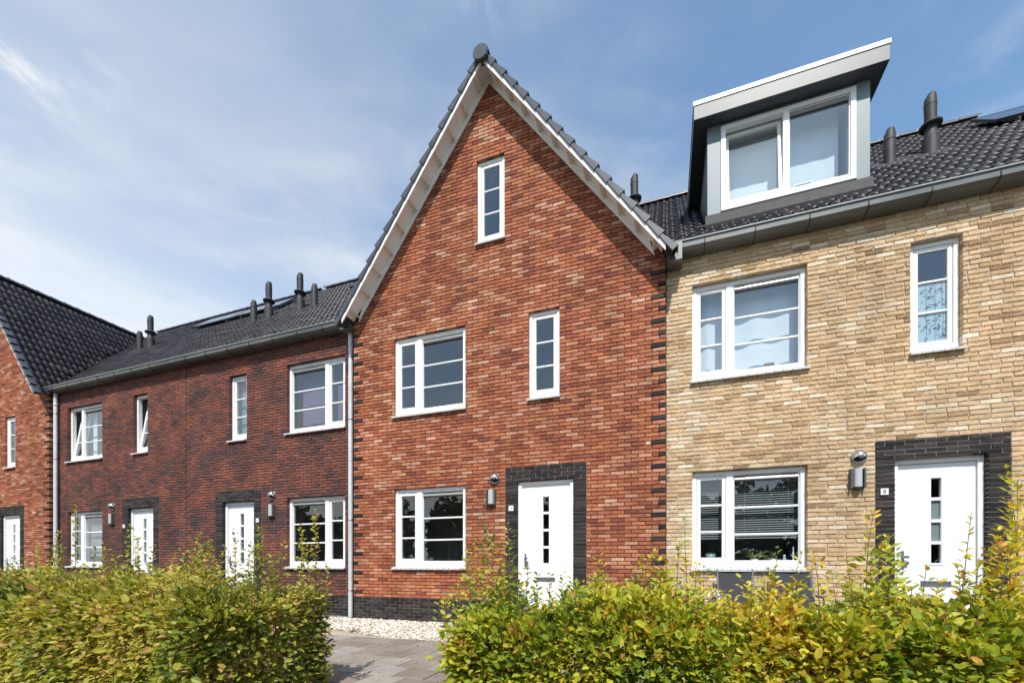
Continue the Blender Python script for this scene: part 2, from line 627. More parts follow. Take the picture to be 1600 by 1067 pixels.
def make_courses(x0, x1, zc0, zc1, pitch, openings, special=None, wild=False, rake=None, rs=None, xshift=0.0):
    """Yield (xa, xb, course, klass).  openings: (xa, xb, ca, cb) in courses; special(course) -> list of (xa, xb, klass) that
    replace ordinary bricks; rake(z)->(xa, xb) limits."""
    rs = rs or nrs
    out = []
    for c in range(zc0, zc1):
        za, zb = c * CH, (c + 1) * CH
        a, b = x0, x1
        if rake is not None:
            ra, rb = rake(zb)
            a, b = max(a, ra), min(b, rb)
        if b - a < .05:
            continue
        blocked = [(o[0], o[1], None) for o in openings if o[2] <= c < o[3]]
        if special:
            for sp in special(c):
                if sp[1] > a and sp[0] < b:
                    blocked.append((max(sp[0], a), min(sp[1], b), sp[2]))
        blocked.sort(key=lambda t: t[0])
        spans, cur = [], a
        for bl in blocked:
            if bl[0] > cur + .012:
                spans.append((cur, bl[0]))
            if bl[2]:
                eL = any(abs(o[1] - bl[0]) < .002 for o in openings if o[2] <= c < o[3])
                eR = any(abs(o[0] - bl[1]) < .002 for o in openings if o[2] <= c < o[3])
                out.append((bl[0] + (JO / 2 if bl[0] > a + .001 and not eL else 0), bl[1] - (JO / 2 if bl[1] < b - .001 and not eR else 0), c, bl[2]))
            cur = max(cur, bl[1])
        if cur < b - .012:
            spans.append((cur, b))
        ph = 0.5 if c % 2 else 0.0
        if wild:
            ph = (ph + rs.uniform(-.07, .07) + (.5 if c % 14 == 6 else 0)) % 1
        for sa, sb in spans:
            k = math.floor((sa - x0 - xshift) / pitch - ph)
            while True:
                ba = x0 + xshift + (k + ph) * pitch
                bb = ba + pitch
                k += 1
                if bb <= sa + .03:
                    continue
                if ba >= sb - .03:
                    break
                if ba < sa + .03: ba = sa
                if bb > sb - .03: bb = sb
                la = ba + (JO / 2 if ba > a + .001 and ba > sa + .001 else 0)
                lb = bb - (JO / 2 if bb < sb - .001 else 0)
                if ba > sa + .001 or sa == a or True:
                    out.append((la, lb, c, 'main'))
    return out


def lay_bricks(house, wall, recs, yf, depth, klass_info, rs, n_single=300, tone_fn=None, proud=0.0, rough=1.0):
    """records -> the largest shown as single brick objects, the rest one joined mesh per brick kind"""
    items = []
    for (a, b, c, kl) in recs:
        z0, z1 = c * CH + JO / 2, (c + 1) * CH - JO / 2
        xm, zm = (a + b) / 2, (z0 + z1) / 2
        px, py, f = project(xm, yf, zm)
        vis = 8 < px < 1592 and 8 < py < 925
        items.append((a, b, z0, z1, kl, f, vis, c))
    order = sorted([i for i, t in enumerate(items) if t[6] and t[1] - t[0] > .18], key=lambda i: items[i][5])
    single = set(order[:n_single])
    pools = {}
    groups = {}
    for i, (a, b, z0, z1, kl, f, vis, c) in enumerate(items):
        mat = klass_info[kl]
        tone = tone_fn((a + b) / 2, (z0 + z1) / 2, kl, rs)
        extra = -.008 if kl == 'quoin' else 0.0
        if i in single:
            L = round((b - a) / .004) * .004
            key = (mat, L)
            if key not in pools:
                pools[key] = [shared_mesh('brick', brick_verts(-L / 2, L / 2, -(CH - JO) / 2, (CH - JO) / 2, 0, depth, rs, rough), BRICK_F, mat) for _ in range(5)]
            o = bpy.data.objects.new('brick', pools[key][rs.randint(5)])
            link(o, wall, ((a + b) / 2, yf + extra, (z0 + z1) / 2))
            o['tone_value'] = float(tone)
        else:
            g = groups.setdefault(mat, [[], []])
            g[0].append(brick_verts(a, b, z0, z1, yf + extra, depth, rs, rough))
            g[1].append(tone)
    for mat, (vs, tn) in groups.items():
        V = np.array(vs).reshape(-1, 3)
        F = (BRICK_F[None] + (np.arange(len(vs)) * 12)[:, None, None]).reshape(-1, 4)
        np_mesh('brickwork', V, F, mat, np.repeat(np.array(tn), len(BRICK_F)), house, 'stuff')


def sheet_with_holes(mb, x0, x1, z0, z1, y, holes, depth, rake=None):
    """vertical sheet at y, with rectangular holes whose reveals run back by depth"""
    xs = sorted({x0, x1} | {v for h in holes for v in (h[0], h[1])})
    zs = sorted({z0, z1} | {v for h in holes for v in (h[2], h[3])})
    for i in range(len(xs) - 1):
        for j in range(len(zs) - 1):
            cx, cz = (xs[i] + xs[i + 1]) / 2, (zs[j] + zs[j + 1]) / 2
            if any(h[0] < cx < h[1] and h[2] < cz < h[3] for h in holes):
                continue
            mb.add([(xs[i], y, zs[j]), (xs[i + 1], y, zs[j]), (xs[i + 1], y, zs[j + 1]), (xs[i], y, zs[j + 1])], [(0, 1, 2, 3)])
    for a, b, c, d in holes:
        y2 = y + depth
        mb.add([(a, y, c), (a, y2, c), (a, y2, d), (a, y, d)], [(0, 1, 2, 3)])
        mb.add([(b, y, c), (b, y2, c), (b, y2, d), (b, y, d)], [(3, 2, 1, 0)])
        mb.add([(a, y, d), (a, y2, d), (b, y2, d), (b, y, d)], [(0, 1, 2, 3)])
        mb.add([(a, y, c), (a, y2, c), (b, y2, c), (b, y, c)], [(3, 2, 1, 0)])


def smooth_noise(x, z, s=1.0, seed=0):
    return (math.sin(x * 1.7 * s + seed) * math.cos(z * 2.9 * s + x * .8 + seed * 2) + math.sin(x * 3.9 * s - z * 4.6 * s + seed) * .6 +
            math.sin(z * 7.3 * s + x * 5.1 * s + seed * 3) * .35) / 1.95


# ------------------------------------------------------------------ windows and doors
def ring(mb, x0, x1, z0, z1, y0, y1, w, wb=None, wt=None, ch=.004):
    wb = w if wb is None else wb
    wt = w if wt is None else wt
    mb.box(x0, x0 + w, y0, y1, z0, z1, ch)
    mb.box(x1 - w, x1, y0, y1, z0, z1, ch)
    mb.box(x0 + w, x1 - w, y0 + .0005, y1, z0, z0 + wb, ch)
    mb.box(x0 + w, x1 - w, y0 + .0005, y1, z1 - wt, z1, ch)


def light(win, x0, x1, z0, z1, y, sash=False, vent=False, bars=2, tilt=0, films=()):
    """one light of a window, glass between bars; sash = opening leaf"""
    xf = None
    if tilt:
        xf = Matrix.Translation((0, y + .05, z0)) @ Matrix.Rotation(R(-tilt), 4, 'X') @ Matrix.Translation((0, -y - .05, -z0))
    if sash:
        m = MB()
        ring(m, x0 + .004, x1 - .004, z0 + .004, z1 - .004, y + .012, y + .065, .052, .06, .052)
        m.build('sash', 'white', win, xf)
        x0, x1, z0, z1 = x0 + .056, x1 - .056, z0 + .064, z1 - .056
        gy = y + .035
    else:
        m = MB()
        ring(m, x0, x1, z0, z1, y + .024, y + .07, .016, .022, .016, .002)
        m.build('glazing_bead', 'white', win, xf)
        x0, x1, z0, z1 = x0 + .016, x1 - .016, z0 + .022, z1 - .016
        gy = y + .045
    if vent:
        m = MB()
        vh = .075
        m.prism([(y + .034, z1 - .022), (y + .012, z1 - .026), (y + .004, z1 - .055), (y + .03, z1 - vh)], 'x', x0, x1)
        MB().box(x0, x1, y + .035, y + .05, z1 - vh, z1).build('vent_back', 'rubber', win)
        m.build('vent_grille', 'vent', win)
        m = MB().box(x0, x1, y + .022, y + .045, z1 - vh - .010, z1 - vh)
        m.build('seal', 'rubber', win)
        z1 -= vh + .010
    n = bars + 1
    bw = .030
    H = (z1 - z0 - bars * bw) / n
    for i in range(n):
        za = z0 + i * (H + bw)
        MB().box(x0, x1, gy, gy + .006, za, za + H).build('pane', 'glass', win, xf)
        if i in films:
            bamboo_film(win, x0, x1, za, za + H, gy + .009)
        if i < bars:
            MB().box(x0, x1, gy - .014, gy + .02, za + H, za + H + bw, .006).build('glazing_bar', 'white', win, xf)


def bamboo_film(win, x0, x1, z0, z1, y):
    MB().box(x0 + .002, x1 - .002, y, y + .002, z0 + .002, z1 - .002).build('window_film', 'film', win)
    rs = random.Random(int(z0 * 100))
    mb = MB()
    for sx in (.32, .62, .86):
        X = x0 + (x1 - x0) * sx
        lean = rs.uniform(-.02, .02)
        for k in range(4):
            za, zb = z0 + (z1 - z0) * k / 4 + .004, z0 + (z1 - z0) * (k + 1) / 4 - .001
            xa = X + lean * k / 4
            mb.add([(xa, y - .001, za), (xa + .006, y - .001, za), (xa + .006 + lean / 4, y - .001, zb), (xa + lean / 4, y - .001, zb)], [(0, 1, 2, 3)])
    for _ in range(46):
        cx, cz = rs.uniform(x0 + .03, x1 - .03), rs.uniform(z0 + .03, z1 - .03)
        a = rs.choice([-.5, .4, -2.4, -2.8, -1.2]) + rs.uniform(-.35, .35)
        l = rs.uniform(.03, .065)
        w = l * .13
        bend = rs.uniform(-.3, .3)
        p = []
        for t in (0, .35, .7, 1):
            aa = a + bend * t
            p.append((cx + math.cos(aa) * l * t, cz + math.sin(aa) * l * t))
        nx, nz = -math.sin(a), math.cos(a)
        pts = [p[0], (p[1][0] + nx * w, p[1][1] + nz * w), (p[2][0] + nx * w * .8, p[2][1] + nz * w * .8), p[3], (p[2][0] - nx * w * .8, p[2][1] - nz * w * .8), (p[1][0] - nx * w, p[1][1] - nz * w)]
        pts = [(min(max(q[0], x0 + .004), x1 - .004), y - .0012, min(max(q[1], z0 + .004), z1 - .004)) for q in pts]
        mb.add(pts, [tuple(range(6))])
    mb.build('printed_bamboo', 'print_dark', win)


def room(win, x0, x1, z0, z1, y, depth=1.7, mat='room', mx=.5, mz=.35):
    """plain interior behind a window"""
    a, b, c, d = x0 - mx, x1 + mx, z0 - mz, z1 + mz
    y1 = y + depth
    mb = MB()
    mb.add([(a, y1, c), (b, y1, c), (b, y1, d), (a, y1, d)], [(0, 1, 2, 3)])
    mb.add([(a, y, c), (a, y1, c), (a, y1, d), (a, y, d)], [(0, 1, 2, 3)])
    mb.add([(b, y, c), (b, y1, c), (b, y1, d), (b, y, d)], [(0, 1, 2, 3)])
    mb.add([(a, y, c), (b, y, c), (b, y1, c), (a, y1, c)], [(0, 1, 2, 3)])
    mb.add([(a, y, d), (b, y, d), (b, y1, d), (a, y1, d)], [(0, 1, 2, 3)])
    # inside face of the outer wall round the opening
    for q in ((a, x0, c, d), (x1, b, c, d), (x0, x1, c, z0), (x0, x1, z1, d)):
        mb.add([(q[0], y, q[2]), (q[1], y, q[2]), (q[1], y, q[3]), (q[0], y, q[3])], [(0, 1, 2, 3)])
    mb.build('room', mat, win)


FW = .066


def window_double(house, x0, x1, z0, z1, yw, rec, small='L', tilt=0, room_mat='room'):
    y = yw + rec
    m = MB()
    ring(m, x0, x1, z0, z1, y, y + .085, FW, .075, FW)
    ma, mb_ = (x0 + .475, x0 + .575) if small == 'L' else (x1 - .575, x1 - .475)
    m.box(ma, mb_, y + .001, y + .085, z0 + .075, z1 - FW, .004)
    win = m.build('window', 'white', house)
    L = (x0 + FW, ma, z0 + .075, z1 - FW)
    Rr = (mb_, x1 - FW, z0 + .075, z1 - FW)
    if small == 'L':
        light(win, *L, y, sash=True, tilt=tilt)
        light(win, *Rr, y, vent=True)
    else:
        light(win, *L, y, vent=True)
        light(win, *Rr, y, sash=True, tilt=tilt)
    room(win, x0 + .03, x1 - .03, z0 + .03, z1 - .03, y + .087, mat=room_mat)
    sill(house, x0 - .03, x1 + .03, z0, yw, rec)
    return win


def window_narrow(house, x0, x1, z0, z1, yw, rec, tilt=0, films=(), room_mat='room'):
    y = yw + rec
    m = MB()
    ring(m, x0, x1, z0, z1, y, y + .085, FW * .9, .072, FW * .9)
    win = m.build('window', 'white', house)
    light(win, x0 + FW * .9, x1 - FW * .9, z0 + .072, z1 - FW * .9, y, sash=True, tilt=tilt, films=films)
    room(win, x0 + .03, x1 - .03, z0 + .03, z1 - .03, y + .087, mat=room_mat, mx=.3)
    sill(house, x0 - .02, x1 + .02, z0, yw, rec)
    return win


def sill(house, x0, x1, z0, yw, rec):
    """row of glazed sill tiles"""
    base = MB().box(x0 + .035, x1 - .035, yw - .012, yw + rec + .07, z0 - .042, z0 - .024).build('window_sill', 'mortar_black', house)
    n = max(3, round((x1 - x0) / .112))
    w = (x1 - x0) / n
    L = w - .006
    yb, yf = rec + .004, -.055
    key = round(L, 4)
    prof = [(yb, -.001), (yf + .006, -.030), (yf, -.034), (yf, -.062), (yf + .012, -.064), (yf + .02, -.056), (yb, -.026)]
    mb = MB().prism(prof, 'x', -L / 2, L / 2)
    me = bpy.data.meshes.new('sill_tile')
    me.from_pydata(mb.v, [], mb.f)
    me.materials.append(M['sill'])
    for i in range(n):
        o = bpy.data.objects.new('tile', me)
        link(o, base, (x0 + (i + .5) * w, yw, z0 + rnd.uniform(-.0008, .0008)))


def curtain(win, x0, x1, z0, z1, y, mat='curtain', amp=.012, waves=7):
    n = 60
    v, f = [], []
    for i in range(n + 1):
        x = x0 + (x1 - x0) * i / n
        yy = y + amp * math.sin(i / n * waves * 2 * math.pi) + amp * .5 * math.sin(i / n * waves * 3.3 + 1)
        v += [(x, yy, z0), (x, yy * .995 + y * .005, z1)]
    for i in range(n):
        f.append((2 * i, 2 * i + 2, 2 * i + 3, 2 * i + 1))
    mb = MB().add(v, f, True)
    mb.build('curtain', mat, win)


def venetian(win, x0, x1, z0, z1, y, mat='blind_slat', ang=35, pitch=.03):
    n = int((z1 - z0) / pitch)
    ca, sa = math.cos(R(ang)) * .0125, math.sin(R(ang)) * .0125
    for k in range(n):
        z = z0 + (k + .5) * pitch
        MB().add([(x0, y - ca, z - sa), (x1, y - ca, z - sa), (x1, y + ca, z + sa), (x0, y + ca, z + sa),
                  (x0, y - ca, z - sa + .001), (x1, y - ca, z - sa + .001), (x1, y + ca, z + sa + .001), (x0, y + ca, z + sa + .001)],
                 [(0, 3, 2, 1), (4, 5, 6, 7), (0, 1, 5, 4), (2, 3, 7, 6)]).build('blind_slat', mat, win)
    m = MB()
    for t in (.16, .84):
        X = x0 + (x1 - x0) * t
        m.box(X - .002, X + .002, y - .016, y - .014, z0, z1)
    m.build('blind_cord', mat, win)


DIG = {'0': [(0, 0, 1, 0), (1, 0, 1, 2), (1, 2, 0, 2), (0, 2, 0, 0)], '1': [(.5, 0, .5, 2), (.5, 2, .2, 1.6)], '2': [(0, 2, 1, 2), (1, 2, 1, 1), (1, 1, 0, 1), (0, 1, 0, 0), (0, 0, 1, 0)],
       '4': [(0, 2, 0, 1), (0, 1, 1, 1), (1, 2, 1, 0)], '8': [(0, 0, 1, 0), (1, 0, 1, 2), (1, 2, 0, 2), (0, 2, 0, 0), (0, 1, 1, 1)], '6': [(1, 2, 0, 2), (0, 2, 0, 0), (0, 0, 1, 0), (1, 0, 1, 1), (1, 1, 0, 1)]}


def number_plate(house, cx, cz, y, txt):
    s = .043
    p = MB().box(cx - s, cx + s, y - .008, y - .001, cz - s, cz + s, .002).build('number_plate', 'sticker', house)
    cu = bpy.data.curves.new('number', 'FONT')
    cu.body = txt
    cu.size = .078 if len(txt) == 1 else .06
    cu.align_x = 'CENTER'
    cu.align_y = 'CENTER'
    cu.extrude = .001
    t = bpy.data.objects.new('number_text', cu)
    me = bpy.data.meshes.new_from_object(t)
    bpy.data.objects.remove(t)
    me.materials.clear()
    me.materials.append(M['ink'])
    o = bpy.data.objects.new('number', me)
    o.rotation_euler = (R(90), 0, 0)
    link(o, p, (cx, y - .0095, cz))


def door(house, x0, x1, z1, yw, rec, net=False):
    y = yw + rec
    m = MB()
    m.box(x0, x0 + .065, y, y + .09, .03, z1, .004)
    m.box(x1 - .065, x1, y, y + .09, .03, z1, .004)
    m.box(x0 + .065, x1 - .065, y + .0005, y + .09, z1 - .065, z1, .004)
    fr = m.build('door_frame', 'white', house)
    a, b, t = x0 + .068, x1 - .068, z1 - .069
    yl = y + .032
    pa, pb = a + (b - a) * .44, a + (b - a) * .44 + .105
    zs = [(1.085, 1.335), (1.375, 1.625), (1.665, 1.915), (1.955, 2.205)]
    m = MB()
    m.box(a, pa, yl, yl + .05, .05, t)
    m.box(pb, b, yl, yl + .05, .05, t)
    prev = .05
    for za, zb in zs:
        m.box(pa, pb, yl + .0004, yl + .05, prev, za)
        prev = zb
    m.box(pa, pb, yl + .0004, yl + .05, prev, t)
    leaf = m.build('door', 'white_door', house)
    m = MB()
    ring(m, pa - .022, pb + .022, zs[0][0] - .024, zs[-1][1] + .022, yl - .007, yl - .0005, .016, .016, .016, .002)
    m.build('moulding', 'white_door', leaf)
    for za, zb in zs:
        MB().box(pa, pb, yl + .02, yl + .026, za, zb).build('pane', 'glass', leaf)
    # long handle plate, knob and lock
    hx = a + .055
    m = MB().box(hx - .016, hx + .016, yl - .010, yl - .0005, 1.0, 1.25, .003)
    m.tube([(hx, yl - .008, 1.165), (hx, yl - .05, 1.165)], .011, 8)
    m.box(hx - .01, hx + .052, yl - .062, yl - .045, 1.15, 1.185, .004)
    m.tube([(hx, yl - .008, 1.085), (hx, yl - .03, 1.085)], .016, 10)
    m.box(hx + .004, hx + .06, yl - .04, yl - .022, 1.065, 1.11, .004)
    m.build('handle', 'steel', leaf)
    lx = (a + b) / 2
    m = MB()
    ring(m, lx - .16, lx + .16, .775, .85, yl - .010, yl - .0005, .012, .012, .012, .003)
    m.box(lx - .147, lx + .147, yl - .006, yl - .001, .788, .838)
    m.build('letterbox', 'steel', leaf)
    MB().box(x0, x1, yw - .03, y + .09, .0, .029, .003).build('doorstep', 'mortar_black', house)
    room(leaf, x0 + .05, x1 - .05, .05, z1 - .05, y + .095, depth=.8, mat='room_white', mx=.1, mz=.04)
    if net:
        MB().box(pa - .002, pb + .002, yl + .03, yl + .033, zs[1][0], zs[2][1]).build('net_curtain', 'door_net', leaf)


def vent_hood(house, cx, cz, yw):
    """polished round extract cowl: half a sphere open downwards on a wall plate"""
    m = MB()
    rr = .088
    v, f = [], []
    nu, nv = 16, 9
    for i in range(nv + 1):
        ph = math.pi * i / nv / 2            # 0 at the front pole
        for k in range(nu):
            a = 2 * math.pi * k / nu
            r = rr * math.sin(ph)
            v.append((cx + r * math.cos(a), yw - .012 - rr * math.cos(ph) * 1.05, cz + r * math.sin(a)))
    for i in range(nv):
        for k in range(nu):
            a = 2 * math.pi * (k + .5) / nu
            if math.sin(a) < -.45 and i > 2:
                continue
            k2 = (k + 1) % nu
            f.append((i * nu + k, i * nu + k2, (i + 1) * nu + k2, (i + 1) * nu + k))
    m.add(v, f, True)
    hood = m.build('vent_hood', 'chrome', house)
    MB().tube([(cx, yw - .012, cz), (cx, yw - .0005, cz)], .096, 20).build('wall_plate', 'steel', hood)
    MB().tube([(cx, yw - .03, cz), (cx, yw - .0125, cz)], .07, 16).build('duct', 'rubber', hood)


def wall_lamp(cx, cz, yw, label):
    o = empty('wall_lamp', (cx, yw, cz), label, 'wall lamp', 'lamps beside the front doors')
    h, w, d = .135, .088, .105
    MB().box(cx - w, cx + w, yw - .014, yw - .0005, cz - h, cz + h, .003).build('back_plate', 'lamp_body', o)
    m = MB()
    for s in (-1, 1):
        m.prism([(cx + s * w, yw - .014), (cx + s * (w - .004), yw - d * .75), (cx + s * (w - .022), yw - d * .75), (cx + s * (w - .022), yw - .014)][::s], 'z', cz - h, cz + h)
    m.build('side_wing', 'lamp_body', o)
    prof = [(cx + .058 * math.sin(t), yw - .02 - .075 * math.cos(t)) for t in [(-90 + 18 * i) * math.pi / 180 for i in range(11)]]
    MB().prism(prof, 'z', cz - h + .02, cz + h - .004).build('light_body', 'lamp_face', o)
    MB().prism([(p[0] * .9 + cx * .1, p[1] + .004) for p in prof], 'z', cz - h - .004, cz - h + .019).build('diffuser', 'rubber', o)
    return o


# ------------------------------------------------------------------ roofs
TW, TL = .30, .30        # cover width, cover length


def tile_geo():
    prof = []
    n = 12
    for i in range(n + 1):
        t = i / n
        u = (t * 2) % 1.0 if t < 1 else 1.0
        h = .018 * (1 - math.cos(2 * math.pi * min(1, ((t * 2) % 1.0)))) / 2 * 2.2
        prof.append((t * (TW + .012) - TW / 2, h))
    Lh = TL + .05
    v, f = [], []
    for x, h in prof:                      # x along eaves, s up the slope, h off the slope
        v.append((x, -.02, h + .017))      # lower (visible) edge, lifted
        v.append((x, Lh - .02, h + .002))
        v.append((x, -.02, h + .004))
    for i in range(n):
        a, b = i * 3, (i + 1) * 3
        f.append((a, b, b + 1, a + 1))
        f.append((a + 2, b + 2, b, a))
    return v, f


TILE_V, TILE_F = tile_geo()
TILE_MESH = shared_mesh('roof_tile', TILE_V, TILE_F, 'tile', True)
_me = TILE_MESH
_me.polygons.foreach_set('use_smooth', [i % 2 == 0 for i in range(len(TILE_F))])


def tile_field(house, roof, origin, ux, us, ncol, nrow, test, n_single, rs):
    """origin: eaves start; ux along eaves, us up the slope (unit vectors)"""
    ux, us = Vector(ux).normalized(), Vector(us).normalized()
    nn = ux.cross(us).normalized()
    if nn.z < 0:
        nn = -nn
    B = Matrix((ux, us, nn)).transposed()
    flip = ux.cross(us).dot(nn) < 0
    cand = []
    for r in range(nrow):
        for c in range(ncol):
            p = Vector(origin) + ux * ((c + .5) * TW) + us * (r * TL)
            q = p + us * TL * .5
            if not test(q):
                continue
            px, py, f = project(*q)
            cand.append((f if (0 < px < 1600 and 0 < py < 1067) else 999, p))
    order = sorted(range(len(cand)), key=lambda i: cand[i][0])
    single = set(i for i in order[:n_single] if cand[i][0] < 900)
    TV = np.array(TILE_V)
    TF = np.array(TILE_F)
    if flip:
        TF = TF[:, ::-1]
    Bn = np.array(B)
    vs, tn = [], []
    rot = B.to_quaternion() if not flip else None
    for i, (f, p) in enumerate(cand):
        tone = rs.rand()
        jit = Vector(((rs.rand() - .5) * .006, (rs.rand() - .5) * .009, (rs.rand() - .5) * .008))
        if i in single and not flip:
            o = bpy.data.objects.new('tile', TILE_MESH)
            link(o, roof, p + B @ jit)
            o.rotation_mode = 'QUATERNION'
            o.rotation_quaternion = rot
            o['tone_value'] = float(tone)
        else:
            vs.append(TV @ Bn.T + np.array(p + B @ jit))
            tn.append(tone)
    if vs:
        nv = len(TILE_V)
        V = np.concatenate(vs)
        F = (TF[None] + (np.arange(len(vs)) * nv)[:, None, None]).reshape(-1, 4)
        ob = np_mesh('tiling', V, F, 'tile', np.repeat(np.array(tn), len(TF)), house, 'stuff', False)
        ob.data.polygons.foreach_set('use_smooth', np.tile(np.array([k % 2 == 0 for k in range(len(TF))]), len(vs)))


PITCH = math.atan(.955)
EAVE_Y, EAVE_Z = -.17, 5.79
RIDGE_Y = 4.5


def main_z(y):
    return EAVE_Z + (y - EAVE_Y) * .955


RIDGE_Z = main_z(RIDGE_Y)


def ridge_caps(roof, p0, p1, r=.105, seg=.33, clip=True):
    p0, p1 = Vector(p0), Vector(p1)
    d = (p1 - p0)
    n = int(d.length / seg)
    u = d.normalized()
    side = u.cross(Vector((0, 0, 1))).normalized()
    prof = [(math.cos(a), math.sin(a)) for a in [math.pi * i / 8 for i in range(9)]]
    v, f = [], []
    for e, (t, k) in enumerate(((-.02, 1.0), (seg + .015, .88))):
        for a, b in prof:
            q = u * t + side * (a * r * k) + Vector((0, 0, 1)) * (b * r * k * .9)
            v.append(q)
    for i in range(8):
        f.append((i, i + 1, i + 10, i + 9))
    v2 = [q * 1 for q in v[:9]]
    v += [q * .85 + u * 0 for q in v2]
    for i in range(8):
        f.append((i + 1, i, i + 18, i + 19))
    # little metal clip
    b = len(v)
    top = Vector((0, 0, r * .9))
    for sx in (-.02, .02):
        for sy in (-.012, .012):
            for sz in (-.01, .022):
                v.append(u * (sx) + side * sy + top + Vector((0, 0, sz)))
    f += [(b, b + 1, b + 3, b + 2), (b + 4, b + 6, b + 7, b + 5), (b, b + 4, b + 5, b + 1), (b + 2, b + 3, b + 7, b + 6), (b + 1, b + 5, b + 7, b + 3)]
    me = shared_mesh('ridge_tile', v, f, 'ridge_tile', False)
    me.materials.append(M['steel'])
    for pi in range(len(f) - 5, len(f)):
        me.polygons[pi].material_index = 1
    for i in range(n):
        o = bpy.data.objects.new('ridge_tile', me)
        link(o, roof, p0 + u * (i * seg))


def flue(roof, x, y, tall=True):
    z0 = main_z(y)
    r = .062
    if tall:
        top = 1.02
        m = MB()
        m.tube([(x, y, z0 - .1), (x, y, z0 + .28)], [.125, .115], 16)
        m.tube([(x, y, z0 + .28), (x, y, z0 + .34), (x, y, z0 + .48)], [.115, .088, .085], 16)
        pipe = m.build('flue_pipe', 'flue', roof)
        MB().lathe([(.085, .46), (.150, .47), (.155, .50), (.12, .53), (.085, .535)], (x, y, z0), 18).build('collar', 'flue', roof)
        # slanting top section, slightly leaning
        m = MB()
        m.tube([(x, y, z0 + .5), (x - .004, y, z0 + .8), (x - .006, y, z0 + .94), (x + .02, y + .01, z0 + 1.03)], [.082, .086, .084, .058], 14)
        m.build('flue_top', 'flue', roof)
        MB().lathe([(.0875, .82), (.0885, .825), (.0885, .86), (.0875, .865)], (x - .005, y, z0), 14).build('flue_band', 'rubber', roof)
    else:
        m = MB()
        m.tube([(x, y, z0 - .1), (x, y, z0 + .14), (x, y, z0 + .52), (x + .014, y, z0 + .62)], [.10, .086, .083, .055], 14)
        m.build('flue_pipe', 'flue', roof)
        MB().lathe([(.084, .40), (.0885, .405), (.0885, .425), (.084, .43)], (x, y, z0), 14).build('flue_band', 'rubber', roof)
    # lead flashing sheet on the slope
    w = .26
    s = .955
    m = MB()
    ya, yb = y - .22, y + .2
    za, zb = main_z(ya) + .055, main_z(yb) + .05
    m.add([(x - w, ya, za), (x + w, ya, za), (x + w, yb, zb), (x - w, yb, zb), (x - w, ya, za - .02), (x + w, ya, za - .02), (x + w, yb, zb - .02), (x - w, yb, zb - .02)],
          [(0, 1, 2, 3), (0, 4, 5, 1), (1, 5, 6, 2), (3, 7, 4, 0)])
    m.build('flashing', 'lead', roof)


def gutter(house, x0, x1, endcap=True):
    """zinc box gutter: bead, upright front, sloping underside; with straps and seams"""
    prof = [(-.242, 5.884), (-.256, 5.876), (-.252, 5.862), (-.238, 5.860), (-.232, 5.786), (-.180, 5.752), (-.02, 5.746), (-.004, 5.752), (-.004, 5.764), (-.175, 5.764), (-.222, 5.792), (-.228, 5.878)]
    g = MB().prism(prof, 'x', x0, x1).build('gutter', 'zinc', house)
    MB().tube([(x0, -.246, 5.874), (x1, -.246, 5.874)], .010, 8).build('gutter_bead', 'bead', g)
    n = int((x1 - x0) / .66)
    for i in range(n):
        X = x0 + .3 + i * .66
        m = MB()
        pts = [(-.236, 5.786), (-.182, 5.747), (-.02, 5.741)]
        for (ya, za), (yb, zb) in zip(pts, pts[1:]):
            m.add([(X, ya, za), (X + .012, ya, za), (X + .012, yb, zb), (X, yb, zb), (X, ya, za - .004), (X + .012, ya, za - .004), (X + .012, yb, zb - .004), (X, yb, zb - .004)],
                  [(0, 1, 2, 3), (7, 6, 5, 4), (0, 4, 5, 1), (0, 3, 7, 4), (1, 5, 6, 2)])
        m.box(X, X + .012, -.243, -.238, 5.782, 5.866)
        m.build('gutter_bracket', 'lead', g)
    return g


def downpipe(house, x, y, z1, name='downpipe'):
    m = MB().tube([(x, y, .02), (x, y, z1)], .046, 14)
    p = m.build(name, 'pipe', house)
    for z in (.55, 1.95, 3.95, 5.2):
        MB().lathe([(.047, -.012), (.053, -.010), (.053, .010), (.047, .012)], (x, y, z), 14).build('pipe_clamp', 'steel', p)
    MB().lathe([(.047, -.03), (.051, -.028), (.051, .028), (.047, .03)], (x, y, z1 - .3), 14).build('pipe_socket', 'pipe', p)
    return p


# ------------------------------------------------------------------ ground
def sheet(name, x0, x1, y0, y1, z, mat, kind='structure'):
    o = MB().add([(x0, y0, z), (x1, y0, z), (x1, y1, z), (x0, y1, z)], [(0, 1, 2, 3)]).build(name, mat)
    if kind:
        o['kind'] = kind
    return o


g = sheet('ground', -400, 400, -400, 400, -.05, 'verge_soil')
sheet('front_garden_soil', -24, 8, -5.6, .0, -.030, 'soil')
sheet('pavement', -60, 60, -8.6, -5.6, -.022, 'pavement')
st = sheet('street', -60, 60, -14.5, -8.75, -.12 + .074, 'asphalt')
kb = MB().box(-60, 60, -8.75, -8.6, -.05, -.012)
kb.build('kerb', 'pavement')['kind'] = 'structure'

# paved yard: each paver a piece
path = MB().box(-5.3, 1.2, -5.5, -1.82, -.045, -.024).build('path', 'soil')
path['kind'] = 'structure'
PV = .357


